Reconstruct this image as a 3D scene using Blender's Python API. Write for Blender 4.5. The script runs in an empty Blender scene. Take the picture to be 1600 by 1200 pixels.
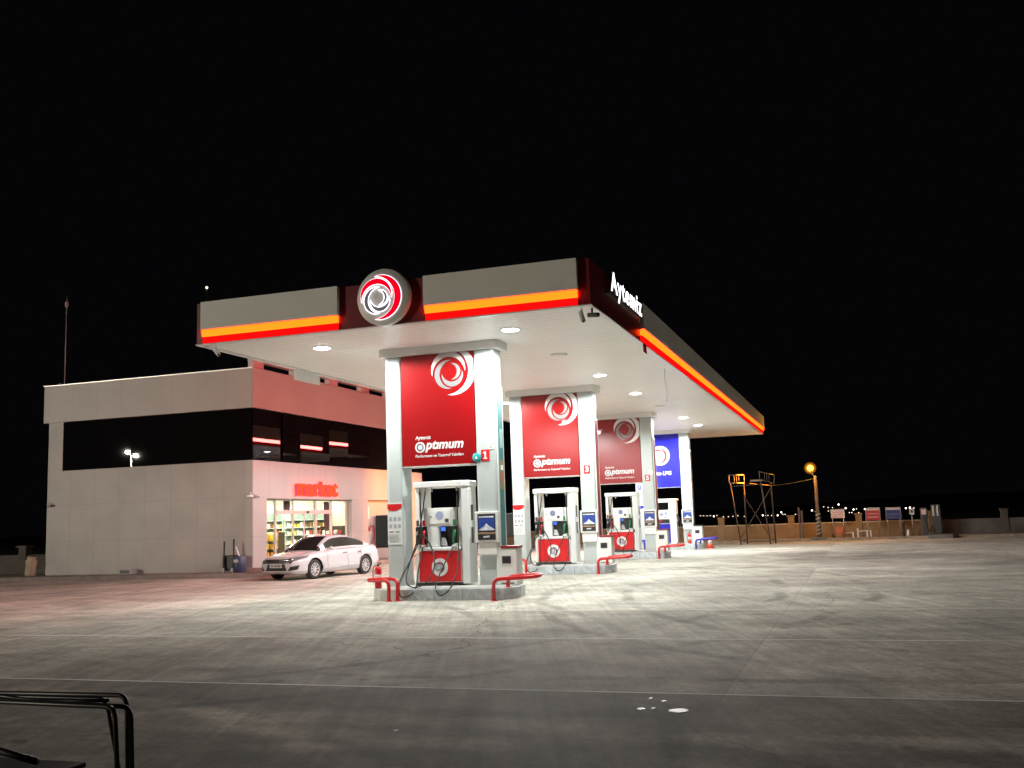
import bpy, bmesh, math, random
from mathutils import Vector, Matrix
from mathutils.bvhtree import BVHTree
random.seed(7)
SC = bpy.context.scene
COL = SC.collection
PI = math.pi

# ------------------------------------------------------------------ materials
MATS = {}
def mat(name, color, rough=.5, metal=0., vary=.08, scale=3., bump=0., bscale=60., coat=0., spec=.5, stretch=(1, 1, 1)):
    if name in MATS: return MATS[name]
    m = bpy.data.materials.new(name); m.use_nodes = True
    nt = m.node_tree; N = nt.nodes; L = nt.links
    b = N['Principled BSDF']
    b.inputs['Roughness'].default_value = rough; b.inputs['Metallic'].default_value = metal
    b.inputs['Coat Weight'].default_value = coat; b.inputs['Specular IOR Level'].default_value = spec
    tc = N.new('ShaderNodeTexCoord'); mp = N.new('ShaderNodeMapping'); mp.inputs['Scale'].default_value = stretch
    L.new(tc.outputs['Object'], mp.inputs['Vector'])
    nz = N.new('ShaderNodeTexNoise'); nz.inputs['Scale'].default_value = scale; nz.inputs['Detail'].default_value = 6
    L.new(mp.outputs['Vector'], nz.inputs['Vector'])
    rp = N.new('ShaderNodeValToRGB')
    lo = [max(0, c * (1 - vary)) for c in color]; hi = [min(1, c * (1 + vary)) for c in color]
    rp.color_ramp.elements[0].position = .3; rp.color_ramp.elements[1].position = .7
    rp.color_ramp.elements[0].color = lo + [1]; rp.color_ramp.elements[1].color = hi + [1]
    L.new(nz.outputs['Fac'], rp.inputs['Fac']); L.new(rp.outputs['Color'], b.inputs['Base Color'])
    if bump:
        n2 = N.new('ShaderNodeTexNoise'); n2.inputs['Scale'].default_value = bscale
        L.new(mp.outputs['Vector'], n2.inputs['Vector'])
        bp = N.new('ShaderNodeBump'); bp.inputs['Strength'].default_value = bump; bp.inputs['Distance'].default_value = .01
        L.new(n2.outputs['Fac'], bp.inputs['Height']); L.new(bp.outputs['Normal'], b.inputs['Normal'])
    MATS[name] = m
    return m
def emit(name, color, strength):
    if name in MATS: return MATS[name]
    m = bpy.data.materials.new(name); m.use_nodes = True
    nt = m.node_tree; nt.nodes.clear()
    e = nt.nodes.new('ShaderNodeEmission'); e.inputs['Color'].default_value = list(color) + [1]; e.inputs['Strength'].default_value = strength
    o = nt.nodes.new('ShaderNodeOutputMaterial'); nt.links.new(e.outputs[0], o.inputs['Surface'])
    MATS[name] = m
    return m
def seams(name, color, axes, rough=.4, dark=.45, vary=.06, spec=.5):
    """painted panels with thin seams; axes = [(axis, pitch, offset, half width)]"""
    if name in MATS: return MATS[name]
    m = mat(name, color, rough, vary=vary, scale=.7, spec=spec)
    nt = m.node_tree; N = nt.nodes; L = nt.links
    b = N['Principled BSDF']; base = b.inputs['Base Color'].links[0].from_socket
    tc = N.new('ShaderNodeTexCoord'); sx = N.new('ShaderNodeSeparateXYZ'); L.new(tc.outputs['Object'], sx.inputs[0])
    cur = base
    for ax, pitch, off, hw in axes:
        a = N.new('ShaderNodeMath'); a.operation = 'SUBTRACT'; L.new(sx.outputs[ax], a.inputs[0]); a.inputs[1].default_value = off
        p = N.new('ShaderNodeMath'); p.operation = 'PINGPONG'; L.new(a.outputs[0], p.inputs[0]); p.inputs[1].default_value = pitch / 2
        c = N.new('ShaderNodeMath'); c.operation = 'LESS_THAN'; L.new(p.outputs[0], c.inputs[0]); c.inputs[1].default_value = hw
        mx = N.new('ShaderNodeMix'); mx.data_type = 'RGBA'; L.new(c.outputs[0], mx.inputs['Factor'])
        L.new(cur, mx.inputs['A']); mx.inputs['B'].default_value = [k * dark for k in color] + [1]
        cur = mx.outputs['Result']
    L.new(cur, b.inputs['Base Color'])
    return m
def glass(name, tint=(.9, .95, .93)):
    if name in MATS: return MATS[name]
    m = bpy.data.materials.new(name); m.use_nodes = True
    nt = m.node_tree; nt.nodes.clear(); N = nt.nodes; L = nt.links
    t = N.new('ShaderNodeBsdfTransparent'); t.inputs['Color'].default_value = list(tint) + [1]
    g = N.new('ShaderNodeBsdfGlossy'); g.inputs['Roughness'].default_value = .02
    lw = N.new('ShaderNodeLayerWeight'); pw = N.new('ShaderNodeMath'); pw.operation = 'POWER'; L.new(lw.outputs['Facing'], pw.inputs[0]); pw.inputs[1].default_value = 4
    f = N.new('ShaderNodeMath'); f.operation = 'MULTIPLY_ADD'; L.new(pw.outputs[0], f.inputs[0]); f.inputs[1].default_value = .5; f.inputs[2].default_value = .03
    x = N.new('ShaderNodeMixShader'); L.new(f.outputs[0], x.inputs[0]); L.new(t.outputs[0], x.inputs[1]); L.new(g.outputs[0], x.inputs[2])
    o = N.new('ShaderNodeOutputMaterial'); L.new(x.outputs[0], o.inputs['Surface'])
    MATS[name] = m
    return m

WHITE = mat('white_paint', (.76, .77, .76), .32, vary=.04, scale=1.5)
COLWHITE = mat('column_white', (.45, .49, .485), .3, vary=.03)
WHITE2 = mat('offwhite_plastic', (.72, .72, .69), .45, vary=.05)
RED = mat('red_paint', (.62, .016, .02), .3, vary=.08, coat=.2)
REDPANEL = mat('red_panel', (.25, .0035, .005), .28, vary=.05, scale=.8, coat=.3)
DARKRED = mat('dark_red_fascia', (.16, .006, .014), .4, vary=.12)
BLUE = mat('blue_paint', (.010, .010, .36), .35, vary=.08)
BLACK = mat('black_plastic', (.012, .012, .013), .45, vary=.2)
RUBBER = mat('black_rubber', (.014, .014, .014), .6, vary=.2)
DGREY = mat('dark_grey', (.05, .05, .05), .5)
GREY = mat('light_grey', (.42, .43, .43), .45)
STEEL = mat('galvanised_steel', (.42, .42, .42), .4, metal=.8, vary=.15)
ALU = mat('aluminium', (.62, .6, .58), .35, metal=.6)
RUST = mat('rusty_steel', (.045, .033, .025), .7, vary=.3, scale=12)
MARBLE = seams('grey_marble', (.5, .54, .57), [('X', .6, -.62, .006)], .3, .5, vary=.3)
for n_ in MARBLE.node_tree.nodes:
    if n_.type == 'MAPPING': n_.inputs['Scale'].default_value = (4, 4, 5); n_.inputs['Rotation'].default_value = (0, .7, 0)
    if n_.type == 'TEX_NOISE': n_.inputs['Distortion'].default_value = 1.6; n_.inputs['Scale'].default_value = 1.2
KERB = mat('kerb_concrete', (.16, .15, .14), .85, vary=.2, scale=6, bump=.3)
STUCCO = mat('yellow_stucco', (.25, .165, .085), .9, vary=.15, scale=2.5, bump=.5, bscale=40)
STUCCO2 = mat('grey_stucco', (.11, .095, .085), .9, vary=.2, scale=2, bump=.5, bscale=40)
CARD = mat('cardboard', (.5, .42, .3), .8, vary=.2)
INTERIOR = mat('cream_wall', (.72, .68, .55), .7)
TEAL = mat('teal_banner', (.02, .2, .22), .4)
INK = mat('dark_ink', (.05, .05, .06), .6)
LOGOGREY = mat('silver_vinyl', (.22, .22, .22), .45)
DECAL = mat('white_vinyl', (.66, .66, .66), .5, vary=.04)
LOGOLILAC = mat('lilac_acrylic', (.45, .42, .52), .35)
PAPER = mat('white_paper', (.9, .9, .92), .45, vary=.04)
DARKGLASS = mat('black_window_glass', (.006, .006, .007), .008, vary=.02, spec=.42)
CARGLASS = mat('tinted_car_glass', (.02, .02, .02), .04, spec=.8)
CARPAINT = mat('white_car_paint', (.56, .58, .61), .25, vary=.02, coat=1.)
CHROME = mat('chrome', (.7, .7, .72), .12, metal=1.)
SIGNDISC = mat('brushed_disc', (.8, .8, .77), .4, vary=.08)
WOOD = mat('dark_wood', (.09, .055, .035), .6, vary=.2, scale=8)
SOFFIT = seams('soffit_slats', (.88, .88, .85), [('Y', .2, 0, .011)], .48, .5, .03, spec=.5)
CLAD = seams('wall_cladding', (.36, .345, .32), [('X', 1.05, -18.75, .007), ('Z', 1.26, .02, .005)], .45, .72, vary=.12)
CLADSIDE = seams('side_cladding', (.39, .37, .355), [('Y', .95, 28.5, .009), ('Z', 1.25, .0, .006)], .45, .7)
ROOFBAND = seams('roof_band_cladding', (.42, .40, .375), [('X', 1.05, -18.75, .006)], .45, .75)
FASCIA = seams('fascia_panels', (.8, .78, .72), [('Y', 3.0, 20.97, .008)], .45, .7)
PUMPLED = emit('soffit_led', (.97, 1, .96), 40)
ORANGE = emit('orange_led_strip', (1, .034, .0015), 12)
ORANGE2 = emit('orange_led_strip_side', (1, .13, .115), 80)
REDGLOW = emit('red_lip_glow', (1, .004, .004), 1.1)
LETTERGLOW = emit('white_sign_letters', (.95, .96, 1), 3.2)
OUTLINE = emit('white_neon_outline', (.97, .93, 1), 2.6)
SIGNRED = emit('red_sign_acrylic', (1, .0, .016), .95)
MARKETFACE = emit('orange_sign_letters', (1, .11, .03), 1.15)
MARKETSIDE = emit('red_sign_glow', (1, .008, .014), 9)
ROOMLED = emit('market_ceiling_led', (1, .95, .82), 52)
SODIUM = emit('sodium_globe', (1, .42, .05), 9)
FLOOD = emit('flood_lamp', (1, .92, .76), 30000)
CITY = emit('distant_lamp', (1, .9, .75), 5)
CITYDIM = emit('dim_distant_lamp', (1, .8, .6), 2)
SCREENBLUE = emit('pump_screen', (.08, .22, 1), 1.2)
LCD = emit('pump_lcd', (.6, .68, .9), .55)
GREENSIGN = emit('exit_sign', (.15, .7, .55), .8)

for m_ in (PUMPLED, CITY, CITYDIM, LCD, SCREENBLUE, GREENSIGN, MARKETFACE): m_.cycles.emission_sampling = 'NONE'     # too weak or lit by their own lamp
# ------------------------------------------------------------------ mesh builder
class MB:
    def __init__(s): s.v = []; s.f = []; s.m = []; s.sm = []
    def add(s, vs, fs, mi=0, smooth=False):
        o = len(s.v); s.v += [tuple(v) for v in vs]
        for f in fs: s.f.append([i + o for i in f]); s.m.append(mi); s.sm.append(smooth)
        return s
    def box(s, x0, x1, y0, y1, z0, z1, mi=0):
        v = [(x, y, z) for z in (z0, z1) for y in (y0, y1) for x in (x0, x1)]
        return s.add(v, [(0, 2, 3, 1), (4, 5, 7, 6), (0, 1, 5, 4), (2, 6, 7, 3), (0, 4, 6, 2), (1, 3, 7, 5)], mi)
    def tube(s, pts, r, n=8, mi=0, cap=True):
        pts = [Vector(p) for p in pts]; rs = r if isinstance(r, (list, tuple)) else [r] * len(pts)
        rings = []; up = Vector((.13, .21, .97))
        for i, p in enumerate(pts):
            d = (pts[min(i + 1, len(pts) - 1)] - pts[max(i - 1, 0)]).normalized()
            a = d.cross(up)
            if a.length < 1e-3: a = d.cross(Vector((1, 0, 0)))
            a.normalize(); b = d.cross(a).normalized()
            rings.append([p + (a * math.cos(2 * PI * k / n) + b * math.sin(2 * PI * k / n)) * rs[i] for k in range(n)])
        v = [q for rg in rings for q in rg]; f = []
        for i in range(len(pts) - 1):
            for k in range(n):
                f.append((i * n + k, i * n + (k + 1) % n, (i + 1) * n + (k + 1) % n, (i + 1) * n + k))
        if cap: f += [tuple(range(n))[::-1], tuple(range((len(pts) - 1) * n, len(pts) * n))]
        return s.add(v, f, mi, True)
    def lathe(s, prof, c=(0, 0, 0), ax='z', n=24, mi=0):
        v = []; f = []
        for r, h in prof:
            for k in range(n):
                a = 2 * PI * k / n; p, q = r * math.cos(a), r * math.sin(a)
                w = {'z': (p, q, h), 'y': (p, h, q), 'x': (h, p, q)}[ax]
                v.append((w[0] + c[0], w[1] + c[1], w[2] + c[2]))
        for i in range(len(prof) - 1):
            for k in range(n): f.append((i * n + k, i * n + (k + 1) % n, (i + 1) * n + (k + 1) % n, (i + 1) * n + k))
        f += [tuple(range(n))[::-1], tuple(range((len(prof) - 1) * n, len(prof) * n))]
        return s.add(v, f, mi, True)
    def prism(s, poly, z0, z1, mi=0, fr=None):
        """poly (a,b) extruded z0..z1 along the frame's third axis; fr = (origin, u, v, w)"""
        n = len(poly); pts = [(a, b, z0) for a, b in poly] + [(a, b, z1) for a, b in poly]
        if fr:
            o, u, v, w = [Vector(q) for q in fr]; pts = [o + u * a + v * b + w * c for a, b, c in pts]
        return s.add(pts, [tuple(range(n))[::-1], tuple(range(n, 2 * n))] + [(k, (k + 1) % n, (k + 1) % n + n, k + n) for k in range(n)], mi)
    def sphere(s, c, r, n=12, mi=0, sq=(1, 1, 1)):
        v = []; f = []; h = n // 2
        for i in range(h + 1):
            t = PI * i / h
            for k in range(n):
                a = 2 * PI * k / n
                v.append((c[0] + r * sq[0] * math.sin(t) * math.cos(a), c[1] + r * sq[1] * math.sin(t) * math.sin(a), c[2] + r * sq[2] * math.cos(t)))
        for i in range(h):
            for k in range(n): f.append((i * n + k, i * n + (k + 1) % n, (i + 1) * n + (k + 1) % n, (i + 1) * n + k))
        return s.add(v, f, mi, True)
    def build(s, name, mats, parent=None, loc=(0, 0, 0), bevel=0, seg=2):
        me = bpy.data.meshes.new(name); me.from_pydata(s.v, [], s.f)
        for m in (mats if isinstance(mats, (list, tuple)) else [mats]): me.materials.append(m)
        for p, mi, sm in zip(me.polygons, s.m, s.sm): p.material_index = mi; p.use_smooth = sm
        bm = bmesh.new(); bm.from_mesh(me)
        bmesh.ops.remove_doubles(bm, verts=bm.verts, dist=1e-6)
        bmesh.ops.recalc_face_normals(bm, faces=bm.faces); bm.to_mesh(me); bm.free()
        o = bpy.data.objects.new(name, me); COL.objects.link(o); o.location = loc
        if parent: o.parent = parent
        if bevel:
            b = o.modifiers.new('bevel', 'BEVEL'); b.width = bevel; b.segments = seg; b.limit_method = 'ANGLE'
        return o
def tag(o, label=None, cat=None, group=None, kind=None):
    if label: o['label'] = label
    if cat: o['category'] = cat
    if group: o['group'] = group
    if kind: o['kind'] = kind
    return o
def thing(name, label, cat, loc=(0, 0, 0), rz=0, group=None):
    o = bpy.data.objects.new(name, None); COL.objects.link(o); o.empty_display_size = .2
    o.location = loc; o.rotation_euler = (0, 0, rz)
    return tag(o, label, cat, group)
def copy_tree(o, parent=None):
    c = o.copy(); COL.objects.link(c)
    if parent: c.parent = parent
    for ch in list(o.children): copy_tree(ch, c)
    return c
def smooth_path(pts, n=6):
    P = [Vector(p) for p in pts]; out = []
    for i in range(len(P) - 1):
        a, b, c, d = P[max(i - 1, 0)], P[i], P[i + 1], P[min(i + 2, len(P) - 1)]
        for k in range(n):
            t = k / n
            out.append(.5 * (2 * b + (c - a) * t + (2 * a - 5 * b + 4 * c - d) * t * t + (3 * b - a - 3 * c + d) * t ** 3))
    out.append(P[-1]); return out
def round_path(pts, r=.1, n=5):
    P = [Vector(p) for p in pts]; out = [P[0]]
    for i in range(1, len(P) - 1):
        a = (P[i - 1] - P[i]); b = (P[i + 1] - P[i]); q = min(r, a.length * .49, b.length * .49)
        s, e = P[i] + a.normalized() * q, P[i] + b.normalized() * q
        for k in range(n + 1):
            t = k / n; out.append(s * (1 - t) ** 2 + P[i] * 2 * t * (1 - t) + e * t * t)
    out.append(P[-1]); return out

def text_obj(name, body, fr, width, m, parent, depth=.006, shear=0., bold=0., height=None, xh=None, space=1.):
    """lettering as a mesh on the frame (origin = lower left of baseline, u, v, w)"""
    cu = bpy.data.curves.new(name, 'FONT'); cu.body = body; cu.shear = shear; cu.offset = bold; cu.extrude = .5; cu.resolution_u = 3; cu.space_character = space
    t = bpy.data.objects.new(name, cu); COL.objects.link(t)
    dg = bpy.context.evaluated_depsgraph_get(); me = bpy.data.meshes.new_from_object(t.evaluated_get(dg))
    bpy.data.objects.remove(t); bpy.data.curves.remove(cu)
    xs = [v.co.x for v in me.vertices]; ys = [v.co.y for v in me.vertices]
    x0 = min(xs); k = width / (max(xs) - x0); ky = k if height is None else height / (max(ys) - min(ys)); y0 = 0 if height is None else min(ys)
    o, u, v, w = [Vector(q) for q in fr]
    for q in me.vertices: q.co = o + u * ((q.co.x - x0) * k) + v * ((q.co.y - y0) * ky) + w * ((q.co.z + .5) * depth)
    if xh:      # low wide lettering: taller x-height, short ascenders
        for q in me.vertices:
            h = (q.co - o).dot(v) / height; b0, b1 = xh
            q.co += v * (height * ((h / b0 * b1) if h < b0 else b1 + (h - b0) / (1 - b0) * (1 - b1)) - height * h)
    me.materials.clear()
    for x in (m if isinstance(m, (list, tuple)) else [m]): me.materials.append(x)
    for p in me.polygons: p.material_index = 0
    if isinstance(m, (list, tuple)):
        for p in me.polygons: p.material_index = 0 if p.normal.dot(w) > .7 else 1
    ob = bpy.data.objects.new(name, me); COL.objects.link(ob); ob.parent = parent
    return ob

# swirl emblem: crescents given by two tips and the middles of the outer and inner arc
CRES = [((-.29, .745), (-.29, -.775), (.72, .03), (.47, .03)),
        ((-.80, -.147), (.35, -.05), (-.24, .667), (-.2, .47)),
        ((-.115, .353), (-.115, -.57), (-.72, -.09), (-.545, -.07)),
        ((-.46, -.07), (.25, 0), (-.14, -.52), (-.14, -.353)),
        ((-.157, .245), (-.147, -.284), (.19, -.01), (.063, .01))]
def arc3(a, m, b, n):
    ax, ay = a; bx, by = m; cx, cy = b
    d = 2 * (ax * (by - cy) + bx * (cy - ay) + cx * (ay - by))
    ux = ((ax * ax + ay * ay) * (by - cy) + (bx * bx + by * by) * (cy - ay) + (cx * cx + cy * cy) * (ay - by)) / d
    uy = ((ax * ax + ay * ay) * (cx - bx) + (bx * bx + by * by) * (ax - cx) + (cx * cx + cy * cy) * (bx - ax)) / d
    r = math.hypot(ax - ux, ay - uy); t0, tm, t1 = [math.atan2(p[1] - uy, p[0] - ux) for p in (a, m, b)]
    up = (t1 - t0) % (2 * PI)
    if (tm - t0) % (2 * PI) > up: up -= 2 * PI
    return [(ux + r * math.cos(t0 + up * k / n), uy + r * math.sin(t0 + up * k / n)) for k in range(n + 1)]
def clip(poly, lo, hi):
    for ax in (0, 1):
        for s, lim in ((1, lo[ax]), (-1, -hi[ax])):
            out = []
            for i in range(len(poly)):
                p, q = poly[i - 1], poly[i]; a, b = s * p[ax] - lim, s * q[ax] - lim
                if (a < 0) != (b < 0):
                    t = a / (a - b); out.append((p[0] + (q[0] - p[0]) * t, p[1] + (q[1] - p[1]) * t))
                if b >= 0: out.append(q)
            poly = out
            if not poly: return []
    return poly
def crescent(mb, k, c, R, fr, d0, d1, mi=0, lo=(-1e9, -1e9), hi=(1e9, 1e9), n=20, grow=0.):
    a, b, mo, mi_ = CRES[k]
    A = arc3(a, mo, b, n); Bq = arc3(a, mi_, b, n)
    for i in range(n):
        q = [A[i], A[i + 1], Bq[i + 1], Bq[i]]
        if i == 0: q = [A[0], A[1], Bq[1]]
        if i == n - 1: q = [A[i], A[n], Bq[i]]
        q = clip([(c[0] + R * x, c[1] + R * y) for x, y in q], lo, hi)
        if len(q) >= 3: mb.prism(q, d0, d1, mi, fr)
def crescent_outline(mb, k, R, fr, d, r, mi=0):
    a, b, mo, m2 = CRES[k]; o, u, v, w = [Vector(q) for q in fr]
    loop = arc3(a, mo, b, 22) + arc3(b, m2, a, 22)[1:]
    mb.tube([o + u * (x * R) + v * (y * R) + w * d for x, y in loop], r, 6, mi)
def disc(n, r, c=(0, 0)): return [(c[0] + r * math.cos(2 * PI * k / n), c[1] + r * math.sin(2 * PI * k / n)) for k in range(n)]
def swoosh(w, h):   # notice header: red with a curved lower edge
    return [(0, h), (0, h * .35)] + [(w * t, h * .35 - h * .5 * math.sin(PI * (t * .8 + .1)) + h * .25 * t) for t in (.15, .3, .45, .6, .75, .9)] + [(w, h * .45), (w, h)]

# ------------------------------------------------------------------ world, camera
w = bpy.data.worlds.new('World'); SC.world = w; w.use_nodes = True
bg = w.node_tree.nodes['Background']; bg.inputs['Color'].default_value = (.5, .45, .6, 1); bg.inputs['Strength'].default_value = .003
cam = bpy.data.cameras.new('camera'); co = bpy.data.objects.new('camera', cam); COL.objects.link(co)
cam.lens = 36 * 1572.083 / 1600; cam.sensor_width = 36; cam.clip_end = 4000; cam.clip_start = .05
RX = (.94512674, .32496315, -.03368097); UP = (.07491336, -.11521684, .99051152); FW = (-.31799913, .93868207, .13323859)
co.matrix_world = Matrix(((RX[0], UP[0], -FW[0], 0), (RX[1], UP[1], -FW[1], 0), (RX[2], UP[2], -FW[2], 1.522), (0, 0, 0, 1)))
SC.camera = co
SC.render.engine = 'CYCLES'
SC.view_settings.view_transform = 'Standard'; SC.view_settings.look = 'None'; SC.view_settings.exposure = 0; SC.view_settings.gamma = 1
SC.cycles.use_denoising = True; SC.cycles.max_bounces = 8; SC.cycles.sample_clamp_indirect = 0; SC.cycles.caustics_reflective = False

# ------------------------------------------------------------------ ground
def concrete():
    m = bpy.data.materials.new('forecourt_concrete'); m.use_nodes = True
    nt = m.node_tree; N = nt.nodes; L = nt.links; b = N['Principled BSDF']
    tc = N.new('ShaderNodeTexCoord'); sx = N.new('ShaderNodeSeparateXYZ'); L.new(tc.outputs['Object'], sx.inputs[0])
    def math_(op, a, bb=None, cc=None):
        q = N.new('ShaderNodeMath'); q.operation = op
        for i, z in enumerate((a, bb, cc)):
            if z is None: continue
            if isinstance(z, (int, float)): q.inputs[i].default_value = z
            else: L.new(z, q.inputs[i])
        return q.outputs[0]
    def noise(scale, detail=5, rough=.55, sc=(1, 1, 1), rot=0, dist=0):
        mp = N.new('ShaderNodeMapping'); mp.inputs['Scale'].default_value = sc; mp.inputs['Rotation'].default_value = (0, 0, rot)
        if rot:
            m0 = N.new('ShaderNodeMapping'); m0.inputs['Rotation'].default_value = (0, 0, rot); L.new(tc.outputs['Object'], m0.inputs['Vector'])
            mp.inputs['Rotation'].default_value = (0, 0, 0); L.new(m0.outputs['Vector'], mp.inputs['Vector'])
        else: L.new(tc.outputs['Object'], mp.inputs['Vector'])
        n = N.new('ShaderNodeTexNoise'); n.inputs['Scale'].default_value = scale; n.inputs['Detail'].default_value = detail; n.inputs['Roughness'].default_value = rough; n.inputs['Distortion'].default_value = dist
        L.new(mp.outputs['Vector'], n.inputs['Vector']); return n.outputs['Fac']
    def rng(v, a, bq, c, d):
        q = N.new('ShaderNodeMapRange'); L.new(v, q.inputs[0])
        for i, z in enumerate((a, bq, c, d)): q.inputs[i + 1].default_value = z
        return q.outputs[0]
    big = rng(noise(.16, 6, .6, dist=.6), .3, .7, .60, 1.16)
    mid = rng(noise(.9, 7, .65), .3, .7, .74, 1.16)
    st1 = rng(noise(1, 9, .74, (.2, 3.2, 1), .5), .35, .68, .88, 1.08)        # tyre tracks sweeping diagonally
    st2 = rng(noise(1, 9, .74, (.14, 2.2, 1), -.22, .3), .35, .7, .88, 1.08)
    st4 = rng(noise(1, 4, .6, (2.4, .12, 1), .12, .2), .35, .7, .95, 1.05)
    br = rng(noise(1, 6, .7, (7, .2, 1), -.35), .3, .7, .80, 1.14)                 # brushed finish
    fine = rng(noise(24, 6, .7), .25, .75, .74, 1.2)
    grit = rng(noise(11, 6, .75), .3, .7, .8, 1.16)
    # slab tone
    cx = math_('FLOOR', math_('DIVIDE', math_('ADD', sx.outputs['X'], 1.2), 5.4)); cy = math_('FLOOR', math_('DIVIDE', math_('SUBTRACT', sx.outputs['Y'], 8.84), 3.763))
    cb = N.new('ShaderNodeCombineXYZ'); L.new(cx, cb.inputs[0]); L.new(cy, cb.inputs[1])
    wn = N.new('ShaderNodeTexWhiteNoise'); wn.noise_dimensions = '2D'; L.new(cb.outputs[0], wn.inputs['Vector'])
    tone = rng(wn.outputs['Value'], 0, 1, .84, 1.06)
    pour_falloff = math_('MULTIPLY', rng(cy, -1, .3, .64, 1.18), rng(cx, -1, 4, 1.0, 1.5))     # painted light falloff over real pour steps: dark foreground rows, lighter columns to right
    v = big
    for q in (mid, st1, st2, st4, br, fine, grit, tone): v = math_('MULTIPLY', v, q)
    sp = rng(noise(3.2, 6, .7), .63, .72, 0, 1); spots = math_('MULTIPLY', sp, rng(noise(.3, 2, .5), .45, .6, 0, .45))
    v = math_('MULTIPLY', v, math_('SUBTRACT', 1.0, spots))
    def arc(cx_, cy_, rad, wd, amount, seed):      # a tyre mark: a worn ring line on the slab
        dx = math_('SUBTRACT', sx.outputs['X'], cx_); dy = math_('SUBTRACT', sx.outputs['Y'], cy_)
        d = math_('SQRT', math_('ADD', math_('MULTIPLY', dx, dx), math_('MULTIPLY', dy, dy)))
        d = math_('ADD', d, math_('MULTIPLY', noise(.25, 2, .5, rot=seed), .8))
        e = math_('ABSOLUTE', math_('SUBTRACT', d, rad + .4))
        k = rng(e, wd * .4, wd, 1, 0)
        return math_('MULTIPLY', math_('MULTIPLY', k, amount), rng(noise(.5, 5, .7, rot=seed + .3), .42, .6, 0, 1))
    for a in ((-16, 20, 14.5, .16, .30, .1), (-16, 20, 16.1, .16, .30, .2), (9, 22, 15.2, .14, .34, .4), (9, 22, 13.6, .14, .34, .5), (-3, 40, 30.5, .15, .3, .7), (-3, 40, 32.2, .15, .3, .8), (22, 6, 17, .2, .35, .9), (22, 6, 18.7, .2, .35, 1.1), (-4, -6, 13.4, .3, -.5, 1.3), (-5, -4, 10.9, .25, -.45, 1.5), (0, -2, 9.2, .22, -.4, 2.1), (-9, 0, 8.2, .2, -.4, 2.4), (-30, 2, 27.5, .14, .3, 1.7), (-30, 2, 29.1, .14, .3, 1.8)):
        v = math_('MULTIPLY', v, math_('SUBTRACT', 1.0, arc(*a)))
    vo = N.new('ShaderNodeTexVoronoi'); vo.feature = 'DISTANCE_TO_EDGE'; vo.inputs['Scale'].default_value = .13
    wv = N.new('ShaderNodeVectorMath'); wv.operation = 'ADD'; L.new(tc.outputs['Object'], wv.inputs[0])
    nv = N.new('ShaderNodeTexNoise'); nv.inputs['Scale'].default_value = .8; nv.inputs['Detail'].default_value = 6; L.new(tc.outputs['Object'], nv.inputs['Vector']); L.new(nv.outputs['Color'], wv.inputs[1]); L.new(wv.outputs[0], vo.inputs['Vector'])
    crack = math_('MULTIPLY', math_('LESS_THAN', vo.outputs['Distance'], .0012), rng(noise(.2, 3), .45, .55, 0, .5))
    v = math_('MULTIPLY', v, math_('SUBTRACT', 1.0, crack))
    drip = math_('MULTIPLY', rng(noise(2.2, 2, .4), .70, .74, 0, .45), rng(noise(.12, 2), .45, .6, .2, 1))
    v = math_('MULTIPLY', v, math_('SUBTRACT', 1.0, drip))
    jy = math_('PINGPONG', math_('SUBTRACT', math_('ADD', sx.outputs['Y'], math_('MULTIPLY', noise(.5, 2), .02)), 8.85), 3.763 / 2)
    v = math_('MULTIPLY', v, math_('SUBTRACT', 1.0, math_('MULTIPLY', math_('LESS_THAN', jy, .06), .14)))
    jl = math_('MULTIPLY', math_('LESS_THAN', jy, .024), rng(noise(.6, 3), .35, .55, .45, 1))
    jx = math_('PINGPONG', math_('ADD', sx.outputs['X'], 1.2), 5.4 / 2); jd = math_('LESS_THAN', jx, .012)
    v = math_('MULTIPLY', math_('POWER', math_('MULTIPLY', v, 1.09), 1.28), pour_falloff)
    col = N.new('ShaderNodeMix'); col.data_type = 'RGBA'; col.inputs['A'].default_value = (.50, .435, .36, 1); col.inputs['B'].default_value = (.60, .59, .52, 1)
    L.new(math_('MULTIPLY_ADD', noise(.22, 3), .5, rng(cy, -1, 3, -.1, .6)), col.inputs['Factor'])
    sc = N.new('ShaderNodeVectorMath'); sc.operation = 'SCALE'; L.new(col.outputs['Result'], sc.inputs[0]); L.new(v, sc.inputs['Scale'])
    m1 = N.new('ShaderNodeMix'); m1.data_type = 'RGBA'; L.new(jl, m1.inputs['Factor']); L.new(sc.outputs[0], m1.inputs['A']); m1.inputs['B'].default_value = (.92, .9, .84, 1)
    m2 = N.new('ShaderNodeMix'); m2.data_type = 'RGBA'; L.new(math_('MULTIPLY', jd, .22), m2.inputs['Factor']); L.new(m1.outputs['Result'], m2.inputs['A']); m2.inputs['B'].default_value = (.14, .13, .12, 1)
    L.new(m2.outputs['Result'], b.inputs['Base Color'])
    b.inputs['Specular IOR Level'].default_value = .2
    L.new(rng(fine, .7, 1.2, .75, .92), b.inputs['Roughness'])
    bp = N.new('ShaderNodeBump'); bp.inputs['Strength'].default_value = .25; bp.inputs['Distance'].default_value = .006
    L.new(math_('ADD', math_('MULTIPLY', fine, 2.0), br), bp.inputs['Height']); L.new(bp.outputs['Normal'], b.inputs['Normal'])
    return m
EARTH = mat('dark_earth', (.05, .045, .035), .95, vary=.3, scale=.2)
g = MB(); g.add([(-2500, -400, -.02), (2500, -400, -.02), (2500, 3000, -.02), (-2500, 3000, -.02)], [(0, 1, 2, 3)])
tag(g.build('ground', EARTH), kind='structure')
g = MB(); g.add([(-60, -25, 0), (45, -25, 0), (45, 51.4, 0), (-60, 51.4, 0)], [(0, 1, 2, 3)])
tag(g.build('forecourt', concrete()), kind='structure')
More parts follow.
